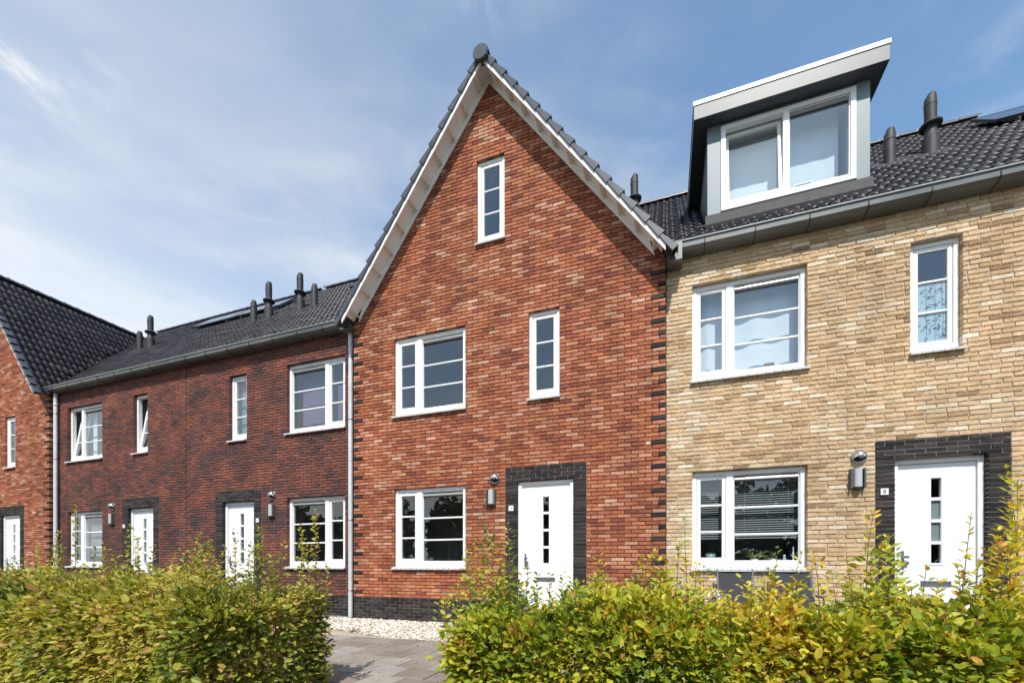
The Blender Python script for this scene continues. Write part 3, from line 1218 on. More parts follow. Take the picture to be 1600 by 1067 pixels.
def paver_mesh(k):
    rs = np.random.RandomState(40 + k)
    L, c, h = PV / 2 - .0065, .007, .05
    v = [(sx * (L - c), sy * (L - c), 0 + (rs.rand() - .5) * .003) for sx, sy in ((-1, -1), (1, -1), (1, 1), (-1, 1))]
    v += [(sx * L, sy * L, -c) for sx, sy in ((-1, -1), (1, -1), (1, 1), (-1, 1))]
    v += [(sx * L, sy * L, -h) for sx, sy in ((-1, -1), (1, -1), (1, 1), (-1, 1))]
    f = [(0, 1, 2, 3)]
    for i in range(4):
        j = (i + 1) % 4
        f += [(i, i + 4, j + 4, j), (i + 4, i + 8, j + 8, j + 4)]
    return shared_mesh('paver', v, f, 'paver')


PM = [paver_mesh(k) for k in range(4)]
for r in range(10):
    for c in range(18):
        x = -5.15 + c * PV + (PV / 2 if r % 2 else 0)
        y = -2.07 - r * PV
        if x > 1.1:
            continue
        o = bpy.data.objects.new('paver', PM[rnd.randrange(4)])
        link(o, path, (x, y, .012 + rnd.uniform(-.002, .002)))
        o['tone_value'] = rnd.random() ** 1.2

# gravel bed along the facade
gb = MB().box(-6.4, .6, -1.86, -.16, -.03, -.004).build('gravel_bed', 'gravel')
gb['kind'] = 'structure'


def gravel():
    n = 15000
    rs = np.random.RandomState(5)
    ico = np.array([(0, 0, 1), (.9, 0, .1), (.25, .85, -.1), (-.75, .5, .1), (-.7, -.55, -.1), (.3, -.88, .1), (0, 0, -1)])
    F = np.array([(0, 1, 2), (0, 2, 3), (0, 3, 4), (0, 4, 5), (0, 5, 1)] + [(6, 2, 1), (6, 3, 2), (6, 4, 3), (6, 5, 4), (6, 1, 5)])
    x = rs.uniform(-6.3, .3, n)
    y = -.17 - rs.rand(n) * 1.70
    edge = np.where(x < -4.0, -1.80 + (-4.0 - x) * .32, -1.86)
    keep = y > edge + rs.normal(0, .02, n)
    x, y = x[keep], y[keep]
    n = len(x)
    s = rs.uniform(.009, .021, n)
    sc = np.stack([s * rs.uniform(.8, 1.5, n), s * rs.uniform(.8, 1.3, n), s * rs.uniform(.45, .8, n)], 1)
    a = rs.uniform(0, 6.28, n)
    b = rs.normal(0, .35, n)
    P = ico[None] * (1 + rs.normal(0, .13, (n, 7, 1))) * sc[:, None, :]
    ca, sa = np.cos(a)[:, None], np.sin(a)[:, None]
    cb, sb = np.cos(b)[:, None], np.sin(b)[:, None]
    X, Y, Z = P[..., 0], P[..., 1], P[..., 2]
    Y, Z = Y * cb - Z * sb, Y * sb + Z * cb
    X, Y = X * ca - Y * sa, X * sa + Y * ca
    z = rs.uniform(.0, .022, n)
    V = np.stack([X + x[:, None], Y + y[:, None], Z + z[:, None]], -1).reshape(-1, 3)
    FF = (F[None] + (np.arange(n) * 7)[:, None, None]).reshape(-1, 3)
    o = np_mesh('gravel', V, FF, 'gravel', np.repeat(rs.rand(n), 10), None, 'stuff')
    props(o, 'cream coloured stone chippings lying along the black brick plinth', 'gravel')


gravel()


# ------------------------------------------------------------------ houses
Z_U0, Z_U1 = 3.88, 86 * CH
Z_G0, Z_G1 = 1.03, 40 * CH
CU0, CU1, CG0, CG1 = 62, 86, 16, 40
DT = 44                                   # top course of the door surround


def opening(x0, x1, c0, c1):
    return (x0, x1, c0, c1)


def holes_from(ops):
    e = .006
    return [(o[0] - e, o[1] + e, o[2] * CH - e, o[3] * CH + e) for o in ops]


def surround_special(dx0, dx1):
    sw = .219

    def f(c):
        if c < 40:
            return [(dx0 - sw, dx0, 'black'), (dx1, dx1 + sw, 'black')]
        if c < DT:
            a, b = dx0 - sw, dx1 + sw
            out, x = [], a
            first = .11 if c % 2 else .219
            k = first
            while x < b - .02:
                e = min(x + k, b)
                if b - e < .05:
                    e = b
                out.append((x, e, 'black'))
                x, k = e, .219
            return out
        return []
    return f


def plinth_special(x0, x1, pitch):
    def f(c):
        if c >= 7:
            return []
        out = []
        x = x0 - (pitch / 2 if c % 2 else 0)
        while x < x1:
            out.append((max(x, x0), min(x + pitch, x1), 'black'))
            x += pitch
        return out
    return f


def cut_special(lst, ops):
    """drop or trim special bricks that would stand in openings; earlier ones win"""
    out = []
    for a, b, k in lst:
        segs = [(a, b)]
        for (oa, ob) in ops + [(q[0], q[1]) for q in out]:
            ns = []
            for s, e in segs:
                if ob <= s or oa >= e:
                    ns.append((s, e))
                else:
                    if oa > s: ns.append((s, oa))
                    if ob < e: ns.append((ob, e))
            segs = ns
        out += [(s, e, k) for s, e in segs if e - s > .03]
    return out


def combined(ops, *fs):
    def f(c):
        act = [(o[0], o[1]) for o in ops if o[2] <= c < o[3]]
        lst = []
        for g_ in fs:
            lst += g_(c)
        return cut_special(lst, act)
    return f


def side_and_back(house, x0, x1, y0, mat, ztop=5.8, yb=9.1):
    m = MB()
    m.add([(x0, y0, 0), (x0, yb, 0), (x0, yb, ztop), (x0, y0, ztop)], [(0, 1, 2, 3)])
    m.add([(x1, y0, 0), (x1, yb, 0), (x1, yb, ztop), (x1, y0, ztop)], [(3, 2, 1, 0)])
    m.add([(x0, yb, 0), (x1, yb, 0), (x1, yb, ztop), (x0, yb, ztop)], [(0, 1, 2, 3)])
    m.build('rear_wall', mat, house)


def main_roof(house, x0, x1, n_single, seed, clipL=None, col_shift=0.0, test_extra=None):
    rs = np.random.RandomState(seed)
    m = MB()
    y1, z1 = RIDGE_Y, RIDGE_Z
    e = -.03
    m.prism([(-.11, main_z(-.11) + e), (y1, z1 + e), (9.2, EAVE_Z + e), (9.2, EAVE_Z + e - .15), (y1, z1 + e - .15), (.05, 5.80), (-.11, 5.80)], 'x', x0, x1)
    roof = m.build('roof', 'lead', house)
    us = (0, math.cos(PITCH), math.sin(PITCH))
    nrow = int((RIDGE_Y - EAVE_Y) / math.cos(PITCH) / TL) + 1
    ncol = int(round((x1 - x0) / TW))

    def test(q):
        if q.y > RIDGE_Y - .05: return False
        return test_extra(q) if test_extra else True
    tile_field(house, roof, (x0, -.125, main_z(-.125) - .01), (1, 0, 0), us, ncol, nrow, test, n_single, rs)
    ridge_caps(roof, (x0, RIDGE_Y, RIDGE_Z + .01), (x1, RIDGE_Y, RIDGE_Z + .01))
    return roof


def under_gable(q, xr):
    """True where the main roof rises above a gable roof whose ridge is at xr"""
    return q.z > GZ - GS * abs(q.x - xr) - .02


GS = 1.33
GZ = 9.66                         # tile plane height at gable ridge


# --- tones
def tone_red(x, z, kl, rs):
    if kl in ('black', 'quoin'): return rs.rand()
    t = rs.beta(2.1, 1.7) * .95 + .05 * rs.rand() + .10 * smooth_noise(x, z, 1.0, 3)
    return min(max(t, 0.0), 1.0)


def tone_dark(x, z, kl, rs):
    if kl in ('black', 'quoin'): return rs.rand()
    t = .5 + .34 * smooth_noise(x * 1.1, z * .9 + x * .35, 1.6, 1) + (rs.rand() - .5) * .55 + .03 * (z - 3)
    return min(max(t, 0.0), 1.0)


def tone_tan(x, z, kl, rs):
    if kl in ('black', 'quoin'): return rs.rand()
    t = .18 + rs.beta(4.0, 2.4) * .66
    if rs.rand() < .12: t = .86 + .14 * rs.rand()
    if rs.rand() < .07: t = rs.rand() * .2
    return min(max(t + (.10 if x < .55 else 0) + .08 * max(0, 2.4 - z) / 2.4, 0.0), 1.0)


# ================= gabled houses (red) =================
def gabled_house(dx, label, name, n_single, n_tiles, full):
    rs = np.random.RandomState(21 if full else 22)
    YW = -.15
    xl, xr = -5.79 + dx, -.002 + dx
    xa = -2.9 + dx
    H = empty(name, (xa, 0, 0), label, 'house')
    REC = .055
    dA, dB = -2.392 + dx, -1.425 + dx
    ops = [opening(-2.19 + dx, -1.655 + dx, CU0, CU1), opening(-3.15 + dx, -2.625 + dx, 108, 132), opening(dA, dB, 0, CG1)]
    if full:
        ops += [opening(-4.86 + dx, -3.37 + dx, CU0, CU1), opening(-4.86 + dx, -3.37 + dx, CG0, CG1)]
    else:
        ops += [opening(-4.86 + dx, -3.37 + dx, CU0, CU1), opening(-4.86 + dx, -3.37 + dx, CG0, CG1)]

    def quoins(c):
        o = []
        if c > 7 and c < 92:
            k = (c - 8) % 6
            if k == 0: o.append((xl, xl + .215, 'quoin'))
            if k == 3: o.append((xl, xl + .105, 'quoin'))
            k = (c - 11) % 6
            if k == 0: o.append((xr - .215, xr, 'quoin'))
            if k == 3: o.append((xr - .105, xr, 'quoin'))
        return o
    rk = lambda z: (xa - (9.66 - z) / GS, xa + (9.66 - z) / GS)
    sp = combined(ops, surround_special(dA, dB), plinth_special(xl, xr, .21), quoins)
    recs = make_courses(xl, xr, 0, 156, .2095, ops, sp, False, rk, rs, -.06)
    # mortar backing with holes
    m = MB()
    yb = YW + .013
    sheet_with_holes(m, xl + .003, xr - .003, 0, 5.75, yb, [h for h in holes_from(ops) if h[3] < 5.75], .05)
    hz = holes_from(ops)[1]
    gz0, gz1 = 5.75, 9.63
    hw = lambda z: min(2.89, (9.63 - z) / GS)
    for za, zb, sides in ((gz0, hz[2], 'f'), (hz[2], hz[3], 'h'), (hz[3], gz1, 'f')):
        if sides == 'f':
            m.add([(xa - hw(za), yb, za), (xa + hw(za), yb, za), (xa + hw(zb), yb, zb), (xa - hw(zb), yb, zb)], [(0, 1, 2, 3)])
        else:
            m.add([(xa - hw(za), yb, za), (hz[0], yb, za), (hz[0], yb, zb), (xa - hw(zb), yb, zb)], [(0, 1, 2, 3)])
            m.add([(hz[1], yb, za), (xa + hw(za), yb, za), (xa + hw(zb), yb, zb), (hz[1], yb, zb)], [(0, 1, 2, 3)])
            for X in (hz[0], hz[1]):
                m.add([(X, yb, za), (X, yb + .05, za), (X, yb + .05, zb), (X, yb, zb)], [(0, 1, 2, 3)])
            m.add([(hz[0], yb, zb), (hz[1], yb, zb), (hz[1], yb + .05, zb), (hz[0], yb + .05, zb)], [(0, 1, 2, 3)])
            m.add([(hz[0], yb, za), (hz[1], yb, za), (hz[1], yb + .05, za), (hz[0], yb + .05, za)], [(3, 2, 1, 0)])
    # returns to the neighbours' plane
    for X in (xl + .003, xr - .003):
        m.add([(X, yb, 0), (X, .3, 0), (X, .3, 5.75), (X, yb, 5.75)], [(0, 1, 2, 3)])
    wall = m.build('wall', 'mortar_red', H)
    # black mortar band of the plinth and surround: sheet 4 mm in front of the red mortar
    m = MB()
    y2 = yb - .004
    for a, b in ((xl + .004, dA - .223), (dB + .223, xr - .004)):
        m.add([(a, y2, 0), (b, y2, 0), (b, y2, 7 * CH), (a, y2, 7 * CH)], [(0, 1, 2, 3)])
    for a, b, c, d in ((dA - .221, dA - .004, 0, DT * CH), (dB + .004, dB + .221, 0, DT * CH), (dA - .004, dB + .004, 40 * CH + .004, DT * CH)):
        m.add([(a, y2, c), (b, y2, c), (b, y2, d), (a, y2, d)], [(0, 1, 2, 3)])
    m.build('dark_joints', 'mortar_black', H)
    lay_bricks(H, wall, recs, YW, .11, {'main': 'red_brick', 'black': 'black_brick', 'quoin': 'black_brick'}, rs, n_single, tone_red)
    side_and_back(H, xl + .02, xr - .02, .3, 'mortar_red')
    window_double(H, -4.86 + dx, -3.37 + dx, Z_G0, Z_G1, YW, REC, 'L')
    window_double(H, -4.86 + dx, -3.37 + dx, Z_U0, Z_U1, YW, REC, 'L')
    window_narrow(H, -2.19 + dx, -1.655 + dx, Z_U0, Z_U1, YW, REC)
    window_narrow(H, -3.15 + dx, -2.625 + dx, 6.728, 132 * CH, YW, REC, room_mat='room_white')
    door(H, dA, dB, Z_G1, YW, REC)
    # concrete foot
    MB().box(xl, xr, YW - .012, YW + .05, -.04, -.002).build('footing', 'pavement', H)

    # ---- verge: barge boards, inner boards, soffits, brackets, tiles
    YB = YW - .33                      # front face of the barge
    zb0 = 9.495                        # barge underside at the apex
    half = 2.90
    for s in (-1, 1):
        def pt(t, dz=0.0):             # t = horizontal distance from apex
            return (xa + s * t, zb0 - GS * t + dz)
        # outer barge board with vertical cut tail
        m = MB()
        poly = [pt(0), pt(half), pt(half, .165), pt(0, .135)]
        if s < 0: poly = poly[::-1]
        m.prism(poly, 'y', YB, YB + .024)
        m.build('barge_board', 'white_wood', H)
        m = MB()
        poly = [pt(.0, -.055), pt(half - .16, -.055), pt(half - .24, .125), pt(0, .125)]
        if s < 0: poly = poly[::-1]
        m.prism(poly, 'y', YW - .034, YW - .012)
        m.build('wall_board', 'white_wood', H)
        m = MB()
        poly = [pt(.0, .10), pt(half - .05, .10), pt(half - .05, .125), pt(0, .125)]
        if s < 0: poly = poly[::-1]
        m.prism(poly, 'y', YB + .025, YW - .035)
        m.build('soffit_board', 'white_wood', H)
        n = 11
        for i in range(n):
            t = .12 + i * (half - .30) / (n - 1)
            m = MB()
            ux, uz = s / math.hypot(1, GS), -GS / math.hypot(1, GS)
            nx, nz = -uz * s * s, ux * s   # normal pointing up/outwards
            nx, nz = (GS / math.hypot(1, GS)) * s, 1 / math.hypot(1, GS)
            p0 = pt(t, -.012)
            w = .012
            c = [(p0[0] - ux * w, p0[1] - uz * w), (p0[0] + ux * w, p0[1] + uz * w),
                 (p0[0] + ux * w + nx * .06, p0[1] + uz * w + nz * .06), (p0[0] - ux * w + nx * .06, p0[1] - uz * w + nz * .06)]
            if s < 0: c = c[::-1]
            m.prism(c, 'y', YB + .0245, YW - .0345)
            m.build('bracket', 'cream_wood', H)
    # roof slabs
    roof = None
    m = MB()
    e = -.012
    m.prism([(xa - 3.0, GZ - GS * 3.0 + e), (xa, GZ + e), (xa + 3.0, GZ - GS * 3.0 + e), (xa + 2.97, GZ - GS * 3.0 + e + .012), (xa, GZ + e - .022), (xa - 2.97, GZ - GS * 3.0 + e + .012)], 'y', YB + .03, 8.9)
    roof = m.build('roof', 'lead', H)
    ang = math.atan(GS)
    L = math.hypot(1, GS)
    Ls = math.hypot(3.0, 3.0 * GS)
    rs2 = np.random.RandomState(31 if full else 32)

    def above_main(q):
        if q.y < EAVE_Y + .2: return q.y > YB + .1
        return q.z > main_z(q.y) - .03
    nr = int(Ls / TL)
    zo = GZ - GS * 3.0
    # right slope: eaves run along +y, up the slope towards -x
    tile_field(H, roof, (xa + 3.0, YB + .06, zo), (0, 1, 0), (-1 / L, 0, GS / L), 16, nr, above_main, n_tiles, rs2)
    tile_field(H, roof, (xa - 3.0, YB + .06 + 16 * TW, zo), (0, -1, 0), (1 / L, 0, GS / L), 16, nr, above_main, 0, rs2)
    ridge_caps(roof, (xa, YB + .02, GZ - .01), (xa, 4.4, GZ - .01), r=.115)
    # verge tiles: hooded pieces stepping down the rake
    nv = 16
    seg = Ls / nv
    for s in (-1, 1):
        v = []
        # local frame: a = down the slope, b = off the slope, c = depth (y)
        def loc(a, b, c):
            return (s * (a / L) + s * (b * GS / L), c, -a * GS / L + b / L)
        lift0, lift1 = .022, .070         # upper end low, lower end high (overlaps the next)
        y0, y1 = -.018, .16
        pts = [loc(0, -.018, y0), loc(seg + .03, -.032, y0 - .012), loc(seg + .03, lift1, y0 - .012), loc(0, lift0, y0),
               loc(0, -.024, y0 + .018), loc(seg + .03, -.032, y0 + .018), loc(seg + .03, lift1, y1), loc(0, lift0, y1),
               loc(seg + .03, lift1 - .022, y1), loc(seg + .03, lift1 - .022, y0 + .018), loc(0, lift0 - .02, y1)]
        F = [(0, 1, 2, 3), (3, 2, 6, 7), (1, 5, 9, 2), (2, 9, 8, 6), (0, 4, 5, 1), (5, 4, 10, 8)]
        if s > 0:
            pass
        else:
            F = [f[::-1] for f in F]
        me = shared_mesh('verge_tile', pts, F, 'verge_tile')
        for i in range(nv):
            t = i * seg
            o = bpy.data.objects.new('verge_tile', me)
            link(o, roof, (xa + s * t / L + s * .0, YB - .002 * (i % 2), GZ - .035 - t * GS / L))
    # round end disc on the ridge
    m = MB()
    c = Vector((xa, YB - .085, GZ - .105))
    m.tube([c + Vector((0, .018, 0)), c, c + Vector((0, -.012, 0))], [.134, .134, .122], 28, smooth=False)
    m.tube([c + Vector((0, .14, .03)), c + Vector((0, .018, 0))], [.10, .115], 20)
    m.build('ridge_end_disc', 'verge_tile', roof)
    return H, roof


def end_box(house, x0, x1):
    MB().box(x0, x1, -.27, -.004, 5.66, 5.86).build('gutter_end_box', 'zinc', house)
    MB().box(x0 - .006, x1 + .006, -.282, -.2, 5.862, 5.878).build('gutter_end_trim', 'trim', house)


red_house, red_roof = gabled_house(0, 'orange red brick house with a tall pointed gable and white eaves in the middle', 'gabled_house', 300, 0, True)
vent_hood(red_house, -2.80, 2.56, -.15)
number_plate(red_house, -2.50, 2.025, -.155, '10')
wall_lamp(-2.86, 2.225, -.15, 'grey wall lamp beside the door numbered 10, on orange red brick')
far_house, far_roof = gabled_house(-15.97, 'red brick gabled house at the far end, mostly cut off, next to the dark terrace', 'gabled_house', 0, 300, False)


# ================= dark terrace =================
def dark_house(x0, x1, label, small, wx, nx, dxx, tilt, n_single, n_tiles, seed, plate, lampx, hoodx, platex):
    rs = np.random.RandomState(seed)
    H = empty('terraced_house', ((x0 + x1) / 2, 0, 0), label, 'house')
    REC = .08
    ops = [opening(wx[0], wx[1], CU0, CU1), opening(wx[0], wx[1], CG0, CG1), opening(nx[0], nx[1], CU0, CU1), opening(dxx[0], dxx[1], 0, CG1)]
    sp = combined(ops, surround_special(*dxx), plinth_special(x0, x1, .214))
    recs = make_courses(x0, x1, 0, 94, .2135, ops, sp, False, None, rs, .03)
    m = MB()
    yb = .012
    sheet_with_holes(m, x0, x1, 0, 94 * CH, yb, holes_from(ops), .08)
    wall = m.build('wall', 'mortar_dark', H)
    m = MB()
    y2 = yb - .004
    for a, b, c, d in ((x0, dxx[0] - .221, 0, 7 * CH), (dxx[1] + .221, x1, 0, 7 * CH), (dxx[0] - .221, dxx[0] - .004, 0, DT * CH),
                       (dxx[1] + .004, dxx[1] + .221, 0, DT * CH), (dxx[0] - .004, dxx[1] + .004, 40 * CH + .004, DT * CH)):
        m.add([(a, y2, c), (b, y2, c), (b, y2, d), (a, y2, d)], [(0, 1, 2, 3)])
    m.build('dark_joints', 'mortar_black', H)
    lay_bricks(H, wall, recs, 0.0, .10, {'main': 'dark_brick', 'black': 'black_brick'}, rs, n_single, tone_dark, rough=1.3)
    side_and_back(H, x0 + .02, x1 - .02, .3, 'mortar_dark')
    wu = window_double(H, wx[0], wx[1], Z_U0, Z_U1, 0, REC, small, tilt=tilt, room_mat='room_white' if tilt else 'room')
    wg = window_double(H, wx[0], wx[1], Z_G0, Z_G1, 0, REC, small)
    wn_ = window_narrow(H, nx[0], nx[1], Z_U0, Z_U1, 0, REC, tilt=tilt, room_mat='room_white' if tilt else 'room')
    door(H, dxx[0], dxx[1], Z_G1, 0, REC)
    MB().box(x0, x1, -.02, .05, -.04, .02).build('footing', 'pavement', H)
    vent_hood(H, hoodx, 2.56, 0)
    number_plate(H, platex, 2.03, -.005, plate)
    wall_lamp(lampx, 2.225, 0, 'grey wall lamp on dark brick between door and window, nearer the middle gabled house' if seed == 51 else
              'farthest grey wall lamp on dark brick, near the house with tilted windows')
    gutter(H, x0, x1)
    return H, wu, wg, wn_


DB, wuB, wgB, wnB = dark_house(-10.757, -5.80, 'dark purple red brick terraced house adjoining the central gabled house', 'R', (-7.66, -6.13), (-9.36, -8.83), (-9.58, -8.61), 0, 300, 300, 51, '12', -8.06, -8.06, -8.49)
DA, wuA, wgA, wnA = dark_house(-15.965, -10.766, 'dark purple red brick terraced house with two upper windows tilted open', 'L', (-15.46, -13.95), (-12.69, -12.15), (-12.92, -11.95), 9, 0, 0, 52, '14', -13.50, -13.50, -13.05)
roofB = main_roof(DB, -10.76, -5.70, 300, 61, test_extra=lambda q: q.x < -2.9 and (q.z > GZ - GS * abs(q.x + 2.9) - .05) or q.x < -5.9)
roofA = main_roof(DA, -19.2, -10.76, 0, 62, test_extra=lambda q: q.z > GZ - GS * abs(q.x + 18.87) - .05)
for x, t in ((-11.24, False), (-10.66, True)):
    flue(roofA, x, 2.2, t)
for x, t in ((-9.52, True), (-9.02, False)):
    flue(roofB, x, 2.2, t)
for x, t in ((-16.25, False), (-15.72, True)):
    flue(roofA, x, 2.2, t)
curtain(wuB, -7.55, -6.25, Z_U0 + .02, Z_U1, .34, 'reflection_purple', .004, 3)  # added purple sheet, its colour stands in for the pane's reflection
venetian(wgA, -14.9, -14.0, Z_G0 + .25, Z_G1 - .1, .24, 'curtain', 25)
curtain(wnB, -9.32, -8.86, Z_U0 + .02, Z_U1, .24, 'curtain_teal', .008, 3)
curtain(wnA, -12.63, -12.35, Z_U0 + .02, Z_U1, .5, 'curtain', .01, 4)
curtain(wuA, -14.93, -14.72, Z_U0 + .02, Z_U1, .30, 'curtain', .012, 3)
curtain(wgA, -15.4, -15.05, Z_G0 + .02, Z_G1, .28, 'curtain', .012, 3)
downpipe(DB, -5.925, -.075, 5.745)
end_box(DB, -6.03, -5.80)
downpipe(DA, -15.83, -.075, 5.745)


# ================= tan house with dormer =================
def tan_house():
    rs = np.random.RandomState(71)
    x0, x1 = .012, 6.2
    H = empty('terraced_house', (2.6, 0, 0), 'pale tan brick terraced house with a large grey dormer and charcoal door surround', 'house')
    REC = .078
    dA, dB = 2.893, 3.85
    ops = [opening(.385, 1.89, CU0, CU1), opening(.385, 1.89, CG0, CG1), opening(3.06, 3.60, CU0, CU1), opening(dA, dB, 0, CG1)]
    sp = combined(ops, surround_special(dA, dB), plinth_special(x0, x1, .218))
    recs = make_courses(x0, x1, 0, 94, .2175, ops, sp, True, None, rs, .05)
    m = MB()
    yb = .012
    sheet_with_holes(m, x0, x1, 0, 94 * CH, yb, holes_from(ops), .08)
    wall = m.build('wall', 'mortar_tan', H)
    m = MB()
    y2 = yb - .004
    for a, b, c, d in ((x0, dA - .221, 0, 7 * CH), (dB + .221, x1, 0, 7 * CH), (dA - .221, dA - .004, 0, DT * CH),
                       (dB + .004, dB + .221, 0, DT * CH), (dA - .004, dB + .004, 40 * CH + .004, DT * CH)):
        m.add([(a, y2, c), (b, y2, c), (b, y2, d), (a, y2, d)], [(0, 1, 2, 3)])
    m.build('dark_joints', 'mortar_black', H)
    lay_bricks(H, wall, recs, 0.0, .10, {'main': 'tan_brick', 'black': 'black_brick'}, rs, 300, tone_tan, rough=1.7)
    side_and_back(H, x0 + .02, x1 - .02, .3, 'mortar_tan')
    wu = window_double(H, .385, 1.89, Z_U0, Z_U1, 0, REC, 'L')
    wg = window_double(H, .385, 1.89, Z_G0, Z_G1, 0, REC, 'L')
    wn_ = window_narrow(H, 3.06, 3.60, Z_U0, Z_U1, 0, REC, films=(0, 1))
    door(H, dA, dB, Z_G1, 0, REC, True)
    vent_hood(H, 2.49, 2.54, 0)
    number_plate(H, 2.775, 2.045, -.005, '8')
    wall_lamp(2.465, 2.235, 0, 'grey wall lamp beside the door numbered 8, on pale tan brick')
    # curtains, blinds
    curtain(wu, .44, .93, Z_U0 + .02, Z_U1 - .02, .36, 'curtain', .012, 2)
    curtain(wu, .95, 1.86, Z_U0 + .02, Z_U1 - .02, .36, 'curtain', .014, 2)
    venetian(wg, .99, 1.84, Z_G0 + .42, Z_G1 - .12, .23, 'blind_slat', 30, .034)
    venetian(wg, .45, .86, Z_G0 + .42, Z_G1 - .12, .23, 'blind_slat', 30, .034)
    gutter(H, .235, x1)
    # gutter return box at the gable end
    m = MB()
    m.box(.012, .232, -.27, -.004, 5.60, 5.86)
    m.build('gutter_end_box', 'zinc', H)
    m = MB()
    m.box(-.005, .238, -.272, -.2, 5.862, 5.876)
    m.box(-.002, .235, -.268, -.255, 5.80, 5.815)
    m.build('gutter_end_trim', 'zinc', H)
    MB().box(-.012, .012, -.02, .06, 0, 5.6).build('movement_joint', 'rubber', H)

    # roof with tiles; leave out those under the dormer
    DX0, DX1, DY = .652, 2.875, .70

    def test(q):
        if DX0 + .02 < q.x < DX1 - .02 and q.y > DY + .06 and q.z < 8.3: return False
        if q.x < -.02 and q.z < GZ - GS * abs(q.x + 2.9) - .05: return False
        return True
    roof = main_roof(H, -2.82, x1, 300, 72, test_extra=test)
    for x, t in ((3.70, False), (4.27, True)):
        flue(roof, x, 2.2, t)
    flue(roof, -.655, 2.9, True)

    # dormer
    zb, zt = 6.86, 8.295
    # carcass behind the window, then the face panels left and right of it
    dorm = MB().box(DX0 + .03, DX1 - .03, DY + .095, DY + .13, zt - .03, zt).build('dormer', 'dormer', H)
    MB().box(DX0, .853, DY, DY + .09, zb - .02, zt, .003).build('face_panel', 'dormer', dorm)
    MB().box(2.705, DX1, DY, DY + .09, zb - .02, zt, .003).build('face_panel', 'dormer', dorm)
    for X, s in ((DX0, 1), (DX1, -1)):
        m = MB()
        yback = (zt - EAVE_Z) / .955 + EAVE_Y + .1
        poly = [(DY + .091, main_z(DY + .09) - .1), (DY + .091, zt), (yback, zt)]
        m.prism(poly, 'x', X, X + s * .03)
        m.build('dormer_cheek', 'dormer', dorm)
    # flat roof: soffit, fascia, white trim
    RX0, RX1, RY = .434, 3.03, .485
    yb2 = (8.58 - EAVE_Z) / .955 + EAVE_Y + .1
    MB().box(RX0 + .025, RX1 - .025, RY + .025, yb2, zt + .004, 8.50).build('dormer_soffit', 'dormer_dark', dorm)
    m = MB()
    m.box(RX0, RX1, RY, RY + .022, zt, 8.515, .003)
    m.box(RX0, RX0 + .022, RY + .023, yb2, zt, 8.515)
    m.box(RX1 - .022, RX1, RY + .023, yb2, zt, 8.515)
    m.build('dormer_fascia', 'fascia', dorm)
    MB().box(RX0 - .012, RX1 + .012, RY - .012, yb2, 8.518, 8.585, .004).build('dormer_roof_trim', 'trim', dorm)
    # lead apron under the window
    m = MB()
    ya = .645
    m.prism([(DY + .03, zb - .022), (DY - .012, zb - .025), (ya, main_z(ya) + .085), (ya + .02, main_z(ya) + .02), (DY + .03, main_z(DY) - .05)], 'x', DX0 - .03, DX1 + .03)
    m.build('lead_apron', 'lead', dorm)
    m = MB()
    m.box(DX0 - .15, DX0 - .001, DY + .1, DY + .12, main_z(DY + .1) - .02, main_z(DY + .1) + .06)
    m.build('flashing', 'lead', dorm)
    # window of the dormer
    wx0, wx1 = .856, 2.702
    y = DY - .012
    m = MB()
    ring(m, wx0, wx1, zb + .0, zt - .042, y, y + .09, .072, .085, .075)
    m.box(1.745, 1.825, y + .001, y + .09, zb + .085, zt - .117, .004)
    MB().box(wx0, wx1, y + .02, y + .09, zt - .0415, zt).build('head_panel', 'dormer', dorm)
    win = m.build('dormer_window', 'white', dorm)
    return H, wu, wg, wn_, roof, dorm, (wx0, wx1, zb, zt - .04, y)


TAN, wuT, wgT, wnT, roofT, dormer, DW = tan_house()


def dormer_lights():
    wx0, wx1, zb, zt, y = DW
    # built as direct children of the dormer part (house > dormer > piece)
    light(dormer, wx0 + .072, 1.745, zb + .085, zt - .077, y, sash=True, bars=0, tilt=5)
    light(dormer, 1.825, wx1 - .072, zb + .085, zt - .077, y, vent=True, bars=0)
    curtain(dormer, wx0 + .08, 1.74, zb + .30, zt, y + .42, 'curtain', .003, 3)
    curtain(dormer, 1.80, wx1 - .12, zb + .30, zt, y + .36, 'curtain', .003, 3)
    m = MB()
    a, b, c, d, y0, y1 = wx0 + .01, wx1 - .01, zb + .02, zt - .02, y + .092, y + 1.35
    for q in ([(a, y1, c), (b, y1, c), (b, y1, d), (a, y1, d)], [(a, y0, c), (a, y1, c), (a, y1, d), (a, y0, d)], [(b, y0, c), (b, y1, c), (b, y1, d), (b, y0, d)],
              [(a, y0, d), (b, y0, d), (b, y1, d), (a, y1, d)], [(a, y0, c), (b, y0, c), (b, y1, c), (a, y1, c)]):
        m.add(q, [(0, 1, 2, 3)])
    m.build('room', 'room_white', dormer)


dormer_lights()


